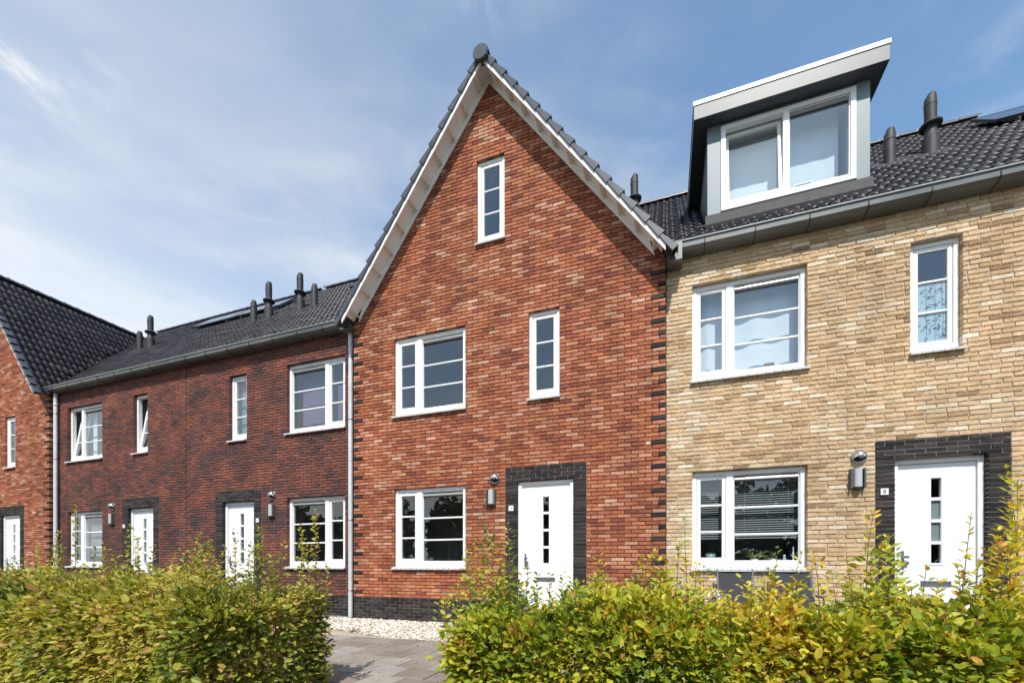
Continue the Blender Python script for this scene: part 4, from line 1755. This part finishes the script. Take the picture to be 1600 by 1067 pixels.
# ------------------------------------------------------------------ solar panels
def solar(x0, x1, ya, yb, label):
    o = empty('solar_panel', ((x0 + x1) / 2, ya, main_z(ya) + .12), label, 'solar panel', 'solar panels near the roof ridges')
    lift = .135
    nz = 1 / math.hypot(1, .955)
    ny = -.955 / math.hypot(1, .955)

    def P(x, y, l):
        return (x, y + ny * l, main_z(y) + nz * l)
    m = MB()
    fw = .035
    for a, b, c, d in ((x0, x1, ya, ya + fw * .7), (x0, x1, yb - fw * .7, yb), (x0, x0 + fw, ya + fw * .7, yb - fw * .7), (x1 - fw, x1, ya + fw * .7, yb - fw * .7)):
        v = [P(a, c, lift - .04), P(b, c, lift - .04), P(b, d, lift - .04), P(a, d, lift - .04), P(a, c, lift + .003), P(b, c, lift + .003), P(b, d, lift + .003), P(a, d, lift + .003)]
        m.add(v, [(3, 2, 1, 0), (4, 5, 6, 7), (0, 1, 5, 4), (1, 2, 6, 5), (2, 3, 7, 6), (3, 0, 4, 7)])
    m.build('panel_frame', 'lead', o)
    m = MB()
    v = [P(x0 + fw, ya + fw * .7, lift - .03), P(x1 - fw, ya + fw * .7, lift - .03), P(x1 - fw, yb - fw * .7, lift - .03), P(x0 + fw, yb - fw * .7, lift - .03),
         P(x0 + fw, ya + fw * .7, lift), P(x1 - fw, ya + fw * .7, lift), P(x1 - fw, yb - fw * .7, lift), P(x0 + fw, yb - fw * .7, lift)]
    m.add(v, [(3, 2, 1, 0), (4, 5, 6, 7)])
    m.build('solar_cells', 'solar', o)
    for X in (x0 + .3, x1 - .3):
        m = MB()
        m.add([P(X, ya - .05, .03), P(X + .04, ya - .05, .03), P(X + .04, yb + .05, .03), P(X, yb + .05, .03),
               P(X, ya - .05, lift - .042), P(X + .04, ya - .05, lift - .042), P(X + .04, yb + .05, lift - .042), P(X, yb + .05, lift - .042)],
              [(3, 2, 1, 0), (4, 5, 6, 7), (0, 1, 5, 4), (1, 2, 6, 5), (3, 0, 4, 7)])
        m.build('mounting_rail', 'steel', o)
    return o


solar(5.50, 7.1, 3.0, 3.68, 'black solar panel on the tan house roof at its outer end')
solar(-14.9, -13.0, 3.0, 3.68, 'black solar panel on the dark terrace roof, the one farther from the middle gable')
solar(-12.97, -11.05, 3.0, 3.68, 'black solar panel on the dark terrace roof behind the first pair of flues')
solar(-8.45, -6.6, 3.0, 3.68, 'black solar panel on the dark terrace roof half hidden by the middle gable')


# ------------------------------------------------------------------ things in the windows
def potted_plant(cx, cy, z, label, mat, pot, n, length, width, droop, seed, up=.8, ph=.09, pr=.055):
    rs = random.Random(seed)
    o = empty('potted_plant', (cx, cy, z), label, 'plant')
    MB().lathe([(0, 0), (pr * .75, 0), (pr, ph), (pr * .9, ph), (pr * .85, ph - .012), (0, ph - .012)], (cx, cy, z), 16).build('pot', pot, o)
    m = MB()
    for i in range(n):
        a = rs.uniform(0, 6.28)
        L = length * rs.uniform(.6, 1.1)
        rise = L * up * rs.uniform(.6, 1.2)
        pts = []
        for t in (0, .25, .5, .75, 1):
            r = L * t * (.75 + .2 * t)
            pts.append(Vector((cx + math.cos(a) * r, cy + math.sin(a) * r * .45, z + ph + rise * t - droop * L * t * t)))
        side = Vector((-math.sin(a), math.cos(a), .3)).normalized()
        ws = [width * k for k in (.5, 1, .9, .6, .05)]
        v = []
        for p, w in zip(pts, ws):
            v += [p - side * w, p + side * w]
        m.add(v, [(2 * k, 2 * k + 1, 2 * k + 3, 2 * k + 2) for k in range(4)])
    m.build('foliage', mat, o)
    return o


def frame_thing(cx, cy, z, w, h, label, mat='white', inner='print_dark', lean=10, name='photo_frame', cat='picture frame'):
    o = empty(name, (cx, cy, z), label, cat)
    xf = Matrix.Translation((cx, cy, z)) @ Matrix.Rotation(R(-lean), 4, 'X')
    m = MB()
    ring(m, -w / 2, w / 2, 0, h, -.008, .008, .016, .016, .016, .001)
    m.build('frame', mat, o, xf)
    MB().box(-w / 2 + .012, w / 2 - .012, 0, .004, .012, h - .012).build('picture', inner, o, xf)
    MB().box(-.02, .02, .01, .016, .0, h * .75).build('stand', 'wood_brown', o, Matrix.Translation((cx, cy + .03, z)) @ Matrix.Rotation(R(12), 4, 'X'))
    return o


# inner window boards
for nm, (hh, wn2, a, b, z, y0) in {'x': (TAN, wuT, .40, 1.88, Z_U0, .165), 'y': (TAN, wgT, .40, 1.88, Z_G0, .165), 'z': (DA, wuA, -15.45, -13.96, Z_U0, .17), 'w': (DB, wgB, -7.65, -6.14, Z_G0, .17)}.items():
    MB().box(a, b, y0, y0 + .2, z + .045, z + .07).build('window_board', 'white', wn2)
frame_thing(1.46, .25, Z_U0 + .07, .14, .13, 'small grey brown picture frame seen from behind, in the upper window of the tan house', 'wood_brown', 'wood_brown', -10)
o = empty('shell_ornament', (1.77, .25, Z_U0 + .07), 'cream shell shaped ornament lying on the upper window board of the tan house', 'ornament')
m = MB()
m.lathe([(0, .065), (.05, .058), (.09, .035), (.10, .01), (.09, 0), (0, 0)], (1.77, .25, Z_U0 + .07), 14)
m.build('shell', 'ceramic', o)
potted_plant(1.27, .26, Z_G0 + .07, 'spider plant with arching yellow green leaves in the lower window of the tan house', 'leaf_pale', 'ceramic', 60, .24, .005, .55, 4, 1.0, .05, .05)
potted_plant(1.53, .27, Z_G0 + .07, 'small leafy green plant beside the spider plant in the tan house window', 'leaf_green', 'ceramic', 26, .11, .014, .2, 5, 1.2, .05, .035)
potted_plant(.66, .25, Z_G0 + .07, 'blue grey pot with a short plant in the narrow light of the tan house window', 'leaf_green', 'pot_blue', 20, .07, .01, .3, 6, .6, .13, .075)
o = empty('figurine', (1.66, .235, Z_G0 + .07), 'small white open figurine on the lower window board of the tan house', 'ornament')
m = MB()
m.tube([(1.645, .235, Z_G0 + .07), (1.65, .235, Z_G0 + .12), (1.66, .235, Z_G0 + .15)], [.014, .01, .012], 8)
m.tube([(1.675, .235, Z_G0 + .07), (1.672, .235, Z_G0 + .12), (1.66, .235, Z_G0 + .15)], [.014, .01, .012], 8)
m.lathe([(0, .0), (.018, .008), (.02, .02), (.012, .034), (0, .038)], (1.66, .235, Z_G0 + .145), 10)
m.build('body', 'ceramic', o)
o = empty('candlestick', (1.775, .235, Z_G0 + .07), 'tall slender white candlestick at the corner of the lower tan house window', 'ornament')
m = MB()
m.lathe([(0, 0), (.028, .002), (.024, .02), (.012, .05), (.02, .10), (.018, .14), (.009, .17), (.012, .2), (0, .24)], (1.775, .235, Z_G0 + .07), 12)
m.build('body', 'ceramic', o)
potted_plant(-14.45, .30, Z_U0 + .07, 'green houseplant with red leaves inside the upper window of the far dark house', 'leaf_green', 'ceramic', 40, .36, .02, .5, 8, 1.4, .1, .07)
potted_plant(-14.18, .30, Z_U0 + .07, 'red leaved houseplant beside the green one in the far upper window', 'leaf_red', 'terracotta', 34, .30, .02, .5, 9, 1.5, .1, .07)
potted_plant(-14.3, .28, Z_G0 + .05, 'leafy plant under the venetian blind in the far ground floor window', 'leaf_pale', 'ceramic', 40, .2, .016, .4, 10, .9, .06, .05)
# kitchen tap
o = empty('kitchen_tap', (-6.95, .34, Z_G0 + .03), 'curved chrome kitchen tap behind the ground floor window beside the downpipe', 'tap')
m = MB()
m.tube([(-6.95, .34, Z_G0 + .0), (-6.95, .34, Z_G0 + .22), (-6.93, .34, Z_G0 + .29), (-6.88, .34, Z_G0 + .32), (-6.83, .34, Z_G0 + .29), (-6.81, .34, Z_G0 + .24)], .012, 10)
m.tube([(-6.95, .34, Z_G0 - .03), (-6.95, .34, Z_G0 + .04)], .022, 10)
m.build('spout', 'chrome', o)
# dormer sill items
dz = DW[2] + .085
frame_thing(2.06, DW[4] + .16, dz, .26, .17, 'white picture frame standing in the dormer window', 'white', 'print_dark', 6)
frame_thing(2.40, DW[4] + .16, dz, .24, .13, 'wide low white frame next to the other frame in the dormer window', 'white', 'room_white', 6)
for i, (x, r) in enumerate(((1.90, .035), (1.965, .03))):
    o = empty('wooden_box', (x, DW[4] + .15, dz), ('round brown wooden bowl by the dormer mullion', 'second round brown bowl, the one nearer the white frame in the dormer')[i], 'bowl')
    MB().lathe([(0, 0), (r * .6, 0), (r, .03), (r * .95, .055), (r * .5, .065), (0, .068)], (x, DW[4] + .15, dz), 12).build('bowl', 'wood_brown', o)
    o.name = 'wooden_bowl'
for i, x in enumerate((1.56, 1.60)):
    o = empty('wooden_post', (x, DW[4] + .2, dz), ('slim pale wooden figure behind the tilted dormer sash', 'taller slim wooden figure just beside the other behind the dormer sash')[i], 'ornament')
    o.name = 'wooden_figure'
    MB().lathe([(0, 0), (.016, 0), (.011, .05), (.015, .09 + .02 * i), (.010, .12 + .03 * i), (0, .135 + .03 * i)], (x, DW[4] + .2, dz), 10).build('figure', 'wood_brown', o)


# ------------------------------------------------------------------ garden chairs
def garden_chair(cx, cy, label):
    o = empty('garden_chair', (cx, cy, 0), label, 'chair', 'grey garden chairs under the window')
    w = .228

    def T(x, y, z): return (cx + x, cy + y, z)
    top, topy = 1.0, .27
    fr = MB()
    for s in (-1, 1):
        fr.tube([T(s * w, -.18, .42), T(s * w, .10, .43), T(s * w, .17, .62), T(s * w, topy, top)], .013, 8)
    fr.tube([T(-w, topy - .005, top - .035), T(w, topy - .005, top - .035)], .011, 8)
    fr.build('back_frame', 'chair_metal', o)
    m = MB()
    n = 10
    v, f = [], []
    for j in range(n + 1):
        t = j / n
        y, z = .11 + (topy - .115) * t, .45 + (top - .49) * t
        for i in range(7):
            u = i / 6
            v.append(T(-w + .014 + (2 * w - .028) * u, y + .012 * math.sin(math.pi * u) + .01 * math.sin(t * 3), z))
    for j in range(n):
        for i in range(6):
            a = j * 7 + i
            f.append((a, a + 1, a + 8, a + 7))
    m.add(v, f, True)
    m.build('backrest', 'mesh_fabric', o)
    m = MB()
    m.add([T(-w + .012, -.19, .43), T(w - .012, -.19, .43), T(w - .012, .11, .425), T(-w + .012, .11, .425), T(-w + .012, -.19, .42), T(w - .012, -.19, .42), T(w - .012, .11, .415), T(-w + .012, .11, .415)],
          [(0, 1, 2, 3), (7, 6, 5, 4), (0, 4, 5, 1)])
    m.build('seat', 'mesh_fabric', o)
    for s in (-1, 1):
        MB().tube([T(s * (w + .02), -.22, 0), T(s * (w + .02), -.19, .40), T(s * (w + .02), -.18, .63)], .013, 8).build('leg', 'chair_metal', o)
        MB().tube([T(s * (w + .02), .26, 0), T(s * (w + .02), .14, .40), T(s * (w + .015), .08, .44)], .013, 8).build('leg', 'chair_metal', o)
        MB().box(cx + s * (w + .02) - .024, cx + s * (w + .02) + .024, cy - .22, cy + .17, .632, .655, .004).build('armrest', 'chair_metal', o)
    return o


garden_chair(.945, -.42, 'grey mesh garden chair, the one nearer the middle gabled house')
garden_chair(1.665, -.42, 'grey mesh garden chair, the one nearer the door numbered 8')


# ------------------------------------------------------------------ foliage
LEAF = np.array([(0, 0, 0), (.22, .30, .04), (.36, .24, .0), (.70, .20, -.02), (1, 0, -.10), (.70, -.20, -.02), (.36, -.24, .0), (.22, -.30, .04), (.5, 0, -.05)])
LEAF = np.array([(0, 0, 0), (.28, .27, .05), (.68, .25, .02), (1, 0, -.08), (.68, -.25, .02), (.28, -.27, .05), (.28, 0, -.01), (.68, 0, -.05)])
LEAF_F = np.array([(0, 6, 1), (1, 6, 2), (2, 6, 7), (2, 7, 3), (3, 7, 4), (4, 7, 5), (5, 7, 6), (5, 6, 0)])


def leaves(P, D, Nn, S, rs):
    """P positions, D directions (stem to tip), Nn normals, S sizes -> verts"""
    D = D / np.linalg.norm(D, axis=1, keepdims=True)
    B = np.cross(Nn, D)
    B /= np.maximum(np.linalg.norm(B, axis=1, keepdims=True), 1e-6)
    N2 = np.cross(D, B)
    curl = rs.uniform(.3, 2.2, len(P))
    lw = rs.uniform(.85, 1.15, len(P))
    V = (LEAF[None, :, 0:1] * D[:, None] + LEAF[None, :, 1:2] * B[:, None] * lw[:, None, None] + LEAF[None, :, 2:3] * curl[:, None, None] * N2[:, None]) * S[:, None, None] + P[:, None]
    return V


def leaf_mesh_variants(mat, k=6):
    out = []
    for i in range(k):
        L = LEAF.copy()
        L[:, 2] *= (.4 + .4 * i)
        L[:, 1] *= 1 + .06 * (i % 3 - 1)
        out.append(shared_mesh('leaf', L, LEAF_F, mat))
    return out


def hedge(name, x0, x1, y0, y1, htop, n, label, mat, shoots, seed, tone_fn, size=(.032, .054), n_single=300):
    """x0..x1 length, y0 (front, towards the camera) .. y1, leafy body with uneven outline"""
    rs = np.random.RandomState(seed)
    H = empty(name, ((x0 + x1) / 2, (y0 + y1) / 2, 0), label, 'hedge', 'hedges along the front gardens')
    # uneven surface
    def hx(x):
        return htop(x) + .035 * np.sin(x * 5.1 + seed) + .03 * np.sin(x * 11.7 + 1) + .02 * np.sin(x * 23 + 2)
    m = n
    x = rs.uniform(x0, x1, m)
    face = rs.rand(m)
    H0 = hx(x)
    yc, hw = (y0 + y1) / 2, (y1 - y0) / 2
    depth = np.abs(rs.normal(0, .09, m)) - .015
    # section is a rounded box: angle parameter
    th = rs.uniform(-.25, math.pi + .25, m)          # 0 = front low, pi/2 = top, pi = back
    bulge = .045 * np.sin(x * 3.1 + seed + np.sin(th * 3)) + .05 * np.sin(x * 8.3 + seed * 2 + th * 3) + .045 * np.sin(x * 17.1 + th * 8 + np.sin(x * 5) * 2) * np.sin(x * 11.3 - th * 6)
    e = .55
    cy = np.sign(np.cos(th)) * np.abs(np.cos(th)) ** e
    cz = np.sign(np.sin(th)) * np.abs(np.sin(th)) ** e
    y = yc - cy * (hw + bulge - depth)
    zc = H0 * .50
    z = zc + cz * (H0 * .5 + bulge - depth)
    low = rs.rand(m) < .42
    # front and back faces down to the ground
    side = np.where(rs.rand(m) < .75, -1, 1)
    z = np.where(low, rs.rand(m) * H0 * .85 + .03, z)
    y = np.where(low, yc + side * (hw + bulge - depth), y)
    # ends
    endm = rs.rand(m) < .10
    ex = np.where(rs.rand(m) < .5, x0 + depth, x1 - depth)
    x = np.where(endm, ex + rs.normal(0, .03, m), x)
    y = np.where(endm, rs.uniform(y0, y1, m), y)
    z = np.where(endm, rs.rand(m) * H0 * .97, z)
    # taper the ends a bit round
    ed = np.minimum(x - x0, x1 - x)
    z = np.where(ed < .25, z * (0.88 + .12 * np.clip(ed / .25, 0, 1)), z)
    P = np.stack([x, y, z], 1)
    O = np.stack([np.where(endm, np.sign(x - (x0 + x1) / 2), 0) * 1.0 + rs.normal(0, .45, m), (y - yc) / hw + rs.normal(0, .4, m), np.clip((z - H0 * .55) / (H0 * .45), 0, 1) * 1.0 + .15 + rs.normal(0, .3, m)], 1)
    D = O + rs.normal(0, .35, (m, 3)) + np.array([0, 0, -.15])
    Nn = O * .30 + np.array([.12, -.55, 1.0]) + rs.normal(0, .55, (m, 3))
    S = rs.uniform(size[0], size[1], m) * np.exp(rs.normal(0, .20, m))
    tone = tone_fn(P, rs)
    V = leaves(P, D, Nn, S, rs)
    # choose the individually built leaves: near, on the visible skin
    c, s = math.cos(PSI), math.sin(PSI)
    f = -P[:, 0] * s + (P[:, 1] + CAM_D) * c
    px = 800 + FPX * (P[:, 0] * c + (P[:, 1] + CAM_D) * s) / f
    py = 880 - FPX * (P[:, 2] - CAM_H) / f
    score = S / f + np.where((px > 10) & (px < 1590) & (py < 1060) & (depth < .03) & (y < yc), 1, 0)
    idx = np.argsort(-score)[:n_single]
    ms = leaf_mesh_variants(mat)
    Dn = D / np.linalg.norm(D, axis=1, keepdims=True)
    for i in idx:
        d = Vector(Dn[i])
        nn = Vector(Nn[i])
        b = nn.cross(d).normalized()
        n2 = d.cross(b)
        Rm = Matrix((d, b, n2)).transposed()
        o = bpy.data.objects.new('leaf', ms[int(rs.randint(6))])
        link(o, H, P[i])
        o.rotation_mode = 'QUATERNION'
        o.rotation_quaternion = Rm.to_quaternion()
        sc_ = float(S[i])
        o.scale = (sc_, sc_, sc_)
        o['tone_value'] = float(tone[i])
    keep = np.ones(m, bool)
    keep[idx] = False
    V = V[keep].reshape(-1, 3)
    k = int(keep.sum())
    F = (LEAF_F[None] + (np.arange(k) * 8)[:, None, None]).reshape(-1, 3)
    np_mesh('foliage', V, F, mat, np.repeat(tone[keep], 8), H, 'stuff')
    # stems inside
    mb = MB()
    nst = int((x1 - x0) * 9)
    for i in range(nst):
        X = rs.uniform(x0 + .08, x1 - .08)
        Y = yc + rs.uniform(-.5, .5) * hw
        h = float(hx(X))
        pts = [(X, Y, 0)]
        for t in (.35, .7, .95):
            pts.append((X + rs.normal(0, .06) * t, Y + rs.normal(0, .10) * t, h * t))
        mb.tube(pts, [.012, .009, .006, .003], 5, False)
        for q in range(4):
            t = rs.uniform(.2, .8)
            b0 = Vector((X, Y, h * t))
            b1 = b0 + Vector((rs.normal(0, .12), rs.choice([-1, 1]) * rs.uniform(.1, .26), rs.uniform(.05, .2)))
            mb.tube([b0, (b0 + b1) / 2 + Vector((0, 0, .02)), b1], [.005, .004, .002], 4, False)
    mb.build('branches', 'twig', H)
    # shoots standing out of the top; besides the tall ones, many short tips roughen the outline
    auto = []
    for q in range(125):
        X = rs.uniform(max(x0, -7.6) + .1, min(x1, 1.75) - .08)
        dd = rs.uniform(y0 + .08, y1 - .06) + CAM_D
        zt = float(hx(X)) + abs(rs.normal(0, .095)) + .02
        c_, s_ = math.cos(PSI), math.sin(PSI)
        fw = dd * c_ - X * s_
        auto.append((800 + FPX * (X * c_ + dd * s_) / fw, 880 - FPX * (zt - CAM_H) / fw, dd, rs.uniform(-.4, .5), rs.uniform(1.2, 1.9)))
    shoots = list(shoots) + auto
    for (px_, ytop, dd, lean, dens) in shoots:
        f0 = None
        t = (px_ - 800) / FPX
        X = dd * (t * c - s) / (c + t * s)
        fw = dd * c - X * s
        zt = CAM_H + (880 - ytop) * fw / FPX
        Y = -CAM_D + dd
        base = Vector((X - lean * .1, Y + rs.normal(0, .03), max(.3, float(hx(X)) - .25)))
        tip = Vector((X, Y, zt))
        mid = (base + tip) / 2 + Vector((rs.normal(0, .03), rs.normal(0, .03), .02))
        pts = []
        for q in range(9):
            u = q / 8
            pts.append((1 - u) ** 2 * base + 2 * u * (1 - u) * mid + u * u * tip)
        sb = MB().tube(pts, [.0045 - .0035 * q / 8 for q in range(9)], 5, False)
        L = (tip - base).length
        nl = max(6, int(L / .0165 * dens))
        Pl, Dl, Nl, Sl = [], [], [], []
        for q in range(nl):
            u = .10 + .90 * (q + rs.rand() * .5) / nl
            p = (1 - u) ** 2 * base + 2 * u * (1 - u) * mid + u * u * tip
            a = q * 2.6 + rs.normal(0, .5)
            sd = Vector((math.cos(a), math.sin(a) * .8, .35 + .5 * u))
            off = rs.uniform(0, .035) * (1 - u) * 1.2
            # short side twigs lower down
            if dens > 1.1 and rs.rand() < .5:
                off += rs.uniform(.02, .10) * (1 - u * .7)
            Pl.append(np.array(p) + np.array(sd.normalized()) * off + rs.normal(0, .004, 3))
            Dl.append(np.array(sd) + rs.normal(0, .15, 3))
            Nl.append(np.array((math.cos(a) * -.5, -.35 + math.sin(a) * -.3, 1.0)) + rs.normal(0, .25, 3))
            Sl.append(rs.uniform(.036, .062) * (1 - .40 * u ** 3))
        Pl, Dl, Nl, Sl = map(np.array, (Pl, Dl, Nl, Sl))
        VV = leaves(Pl, Dl, Nl, Sl, rs).reshape(-1, 3)
        FF = (LEAF_F[None] + (np.arange(len(Pl)) * 8)[:, None, None]).reshape(-1, 3)
        sh = sb.build('shoot', 'twig', H)
        tn = np.clip(tone_fn(Pl, rs) - .08 + .1 * rs.rand(), 0, 1)
        np_mesh('shoot_leaves', VV, FF, mat, np.repeat(tn, 8), sh)
    return H


def patch(P, f, seed):
    x, y, z = P[:, 0], P[:, 1], P[:, 2]
    return (np.sin(x * f + seed) * np.cos(z * f * 1.4 + seed * 2 + x) + .6 * np.sin(x * f * 2.3 - z * f * 2.1 + y * 4 + seed * 3)) / 1.6


def tone_right(P, rs):
    n = len(P)
    t = .47 + .20 * patch(P, 3.1, 1.0) + .13 * patch(P, 9.0, 2.0) + rs.normal(0, .13, n) + np.clip((P[:, 0] - .1) * .12, -.06, .14) + np.clip((P[:, 2] - .55) * .15, -.1, .05)
    t = np.where(rs.rand(n) < .07, .88 + rs.rand(n) * .12, t)
    return np.clip(t, 0, 1)


def tone_left(P, rs):
    n = len(P)
    t = .48 + .22 * patch(P, 2.2, 4.0) + .12 * patch(P, 8.0, 1.0) + rs.normal(0, .14, n)
    t = np.where(rs.rand(n) < .10, .88 + rs.rand(n) * .12, t)
    return np.clip(t, 0, 1)


# shoots: (px, py of the tip in the photograph, distance from the camera plane, lean, density)
sh_left = [(118, 788, 2.85, 0, 1.0), (60, 850, 2.8, .1, 1.5), (20, 870, 2.7, .2, 1.3), (92, 830, 2.75, .3, 1.5), (150, 855, 2.8, 0, 1.3), (165, 850, 2.7, -.2, 1.2), (205, 820, 2.8, .1, 1.3), (215, 838, 2.6, 0, 1.0), (240, 850, 2.75, .2, 1.2),
           (268, 868, 2.8, 0, 1.3), (310, 835, 2.75, .1, 1.6), (330, 845, 2.7, -.1, 1.7), (318, 850, 2.85, .2, 1.8), (366, 830, 2.75, 0, 1.3), (352, 850, 2.7, .3, 1.0), (392, 848, 2.8, .1, 1.3), (405, 822, 2.75, 0, 1.9),
           (400, 850, 2.7, -.2, 1.7), (445, 850, 2.8, .2, 1.2), (493, 795, 2.85, -.1, 1.1), (470, 822, 2.75, -.2, 1.2), (482, 850, 2.8, .1, 1.5), (512, 880, 2.8, .2, 1.0), (288, 860, 2.7, .1, 1.2), (425, 865, 2.7, 0, 1.3), (180, 868, 2.75, 0, 1.4)]
sh_right = [(758, 822, 2.7, 0, 1.7), (742, 845, 2.75, .1, 1.5), (772, 830, 2.65, .1, 1.2), (793, 820, 2.7, 0, 1.3), (730, 870, 2.6, -.1, 1.3), (838, 893, 2.7, .2, 1.0), (858, 895, 2.6, .3, 1.0), (878, 893, 2.7, .1, .9), (890, 915, 2.7, 0, 1.3),
            (934, 872, 2.65, 0, 1.5), (945, 890, 2.7, .1, 1.2), (1005, 870, 2.7, .2, 1.4), (1022, 858, 2.7, .2, 1.5), (1040, 885, 2.65, 0, 1.3), (1062, 843, 2.75, .3, 1.0), (1070, 808, 2.75, -.5, .55), (1088, 880, 2.6, .1, 1.2), (1100, 885, 2.7, -.2, 1.2),
            (1165, 905, 2.65, .1, 1.4), (1175, 915, 2.7, 0, 1.4), (1205, 925, 2.7, .2, .6), (1215, 860, 2.7, .5, .4), (1255, 858, 2.7, .6, .5), (1270, 862, 2.6, 0, 1.5), (1195, 905, 2.6, 0, .6), (1300, 900, 2.7, -.2, 1.2), (1322, 870, 2.7, -.4, 1.0),
            (1350, 900, 2.6, .1, 1.4), (1366, 795, 2.75, .1, 1.3), (1372, 850, 2.6, .3, 1.7), (1385, 835, 2.7, .2, 1.4), (1360, 880, 2.5, .1, 1.8), (1448, 880, 2.6, .5, .6), (1518, 800, 2.75, .7, .55), (1470, 905, 2.7, .2, 1.0), (1495, 880, 2.7, .3, .8),
            (1545, 860, 2.55, .3, 1.4), (1572, 735, 2.8, 0, 1.5), (1590, 750, 2.6, .2, 1.6), (1560, 830, 2.6, .1, 1.8), (1582, 800, 2.45, 0, 1.8), (1598, 825, 2.4, .1, 1.8), (1530, 870, 2.45, .1, 1.6), (1425, 915, 2.5, 0, 1.3), (1240, 915, 2.5, 0, 1.5),
            (1130, 925, 2.5, .1, 1.4), (975, 905, 2.6, 0, 1.4), (910, 915, 2.55, .1, 1.3), (700, 930, 2.55, -.1, 1.5), (722, 905, 2.6, 0, 1.4), (810, 905, 2.55, .1, 1.3)]
hedge('hedge', -10.2, -2.80, -CAM_D + 1.98, -CAM_D + 3.05, lambda x: .885 + np.clip(-(x + 6) * .01, 0, .03), 92000,
      'long hedge with dull olive and brown leaves in front of the dark brick terrace', 'hedge_leaf_olive', sh_left, 3, tone_left)
hedge('hedge', -1.20, 3.3, -CAM_D + 2.25, -CAM_D + 2.95, lambda x: .80 + np.clip((x + 1.4) * .012, 0, .05), 60000,
      'bright yellow green hedge in front of the middle and tan brick houses', 'hedge_leaf', sh_right, 9, tone_right)


# white flowers behind the hedge
def flowers(cx, cy, z, label, seed):
    rs = np.random.RandomState(seed)
    o = empty('flowering_plant', (cx, cy, 0), label, 'flower')
    mb = MB()
    for k in range(5):
        c = Vector((cx + rs.normal(0, .07), cy + rs.normal(0, .05), z + rs.normal(0, .05)))
        mb.tube([(cx, cy, 0), ((cx + c.x) / 2 + .02, cy, z * .5), tuple(c)], .004, 5, False)
    mb.build('stems', 'twig', o)
    n = 170
    P = np.array([cx, cy, z]) + np.concatenate([rs.normal(0, .02, (n // 5, 3)) + rs.normal(0, .055, 3) for _ in range(5)])
    n = len(P)
    V = leaves(P, rs.normal(0, 1, (n, 3)), rs.normal(0, .6, (n, 3)) + np.array([0, -.8, .6]), rs.uniform(.022, .034, n), rs).reshape(-1, 3)
    F = (LEAF_F[None] + (np.arange(n) * 8)[:, None, None]).reshape(-1, 3)
    np_mesh('petals', V, F, 'petal', None, o)
    n = 240
    P = np.array([cx, cy, z * .6]) + rs.normal(0, 1, (n, 3)) * np.array([.10, .07, z * .2])
    V = leaves(P, rs.normal(0, 1, (n, 3)), rs.normal(0, .4, (n, 3)) + np.array([0, -.3, 1]), rs.uniform(.03, .05, n), rs).reshape(-1, 3)
    F = (LEAF_F[None] + (np.arange(n) * 8)[:, None, None]).reshape(-1, 3)
    np_mesh('leaves', V, F, 'leaf_green', None, o)


flowers(.60, -.75, .63, 'white flowers behind the hedge beside the first garden chair', 3)


# low weeds on the gravel
def weed(cx, cy, seed, label):
    rs = np.random.RandomState(seed)
    n = 16
    P = np.array([cx, cy, .03]) + rs.normal(0, 1, (n, 3)) * np.array([.06, .03, .012])
    V = leaves(P, rs.normal(0, 1, (n, 3)) * np.array([1, 1, .3]), rs.normal(0, .3, (n, 3)) + np.array([0, -.2, 1]), rs.uniform(.035, .06, n), rs).reshape(-1, 3)
    F = (LEAF_F[None] + (np.arange(n) * 8)[:, None, None]).reshape(-1, 3)
    o = np_mesh('weed', V, F, 'leaf_green')
    props(o, label, 'plant')


def fallen():
    rs = np.random.RandomState(8)
    n = 46
    P = np.stack([rs.uniform(-4.2, -1.4, n), -1.9 - 2.3 * rs.rand(n), np.full(n, .017)], 1)
    D = rs.normal(0, 1, (n, 3)) * np.array([1, 1, .05])
    V = leaves(P, D, rs.normal(0, .12, (n, 3)) + np.array([0, 0, 1]), rs.uniform(.03, .05, n), rs)
    V[..., 2] = np.maximum(V[..., 2], .014)
    F = (LEAF_F[None] + (np.arange(n) * 8)[:, None, None]).reshape(-1, 3)
    o = np_mesh('fallen_leaves', V.reshape(-1, 3), F, 'hedge_leaf_olive', np.repeat(rs.uniform(.5, 1, n), 8), None, 'stuff')
    props(o, 'dry leaves scattered over the grey pavers between the hedges', 'leaves')


fallen()
weed(-3.1, -.62, 4, 'small green weed growing in the pale gravel near the right hedge')
weed(-4.6, -1.55, 2, 'small green weed at the edge of the pale gravel beside the hedge end')


# ------------------------------------------------------------------ across the street (seen mirrored in the windows)
def tree_line():
    rs = np.random.RandomState(77)
    Ps, Ns = [], []
    for k in range(34):
        cx, cy = -62 + k * 3.7 + rs.normal(0, .8), -29 + rs.normal(0, 1.5)
        h = rs.uniform(5.5, 8.5)
        n = 900
        d = rs.normal(0, 1, (n, 3))
        d /= np.linalg.norm(d, axis=1, keepdims=True)
        rr = rs.uniform(.7, 1.05, (n, 1))
        P = np.array([cx, cy, h * .52]) + d * rr * np.array([2.5, 2.0, h * .52])
        Ps.append(P)
        Ns.append(d)
    P, Nn = np.concatenate(Ps), np.concatenate(Ns)
    n = len(P)
    V = leaves(P, rs.normal(0, 1, (n, 3)), Nn + rs.normal(0, .5, (n, 3)), rs.uniform(.5, .9, n), rs).reshape(-1, 3)
    F = (LEAF_F[None] + (np.arange(n) * 8)[:, None, None]).reshape(-1, 3)
    o = np_mesh('treeline', V, F, 'tree_leaf', np.repeat(rs.rand(n), 8), None, 'stuff')
    props(o, 'dark trees across the street mirrored in the ground floor windows', 'trees')


tree_line()
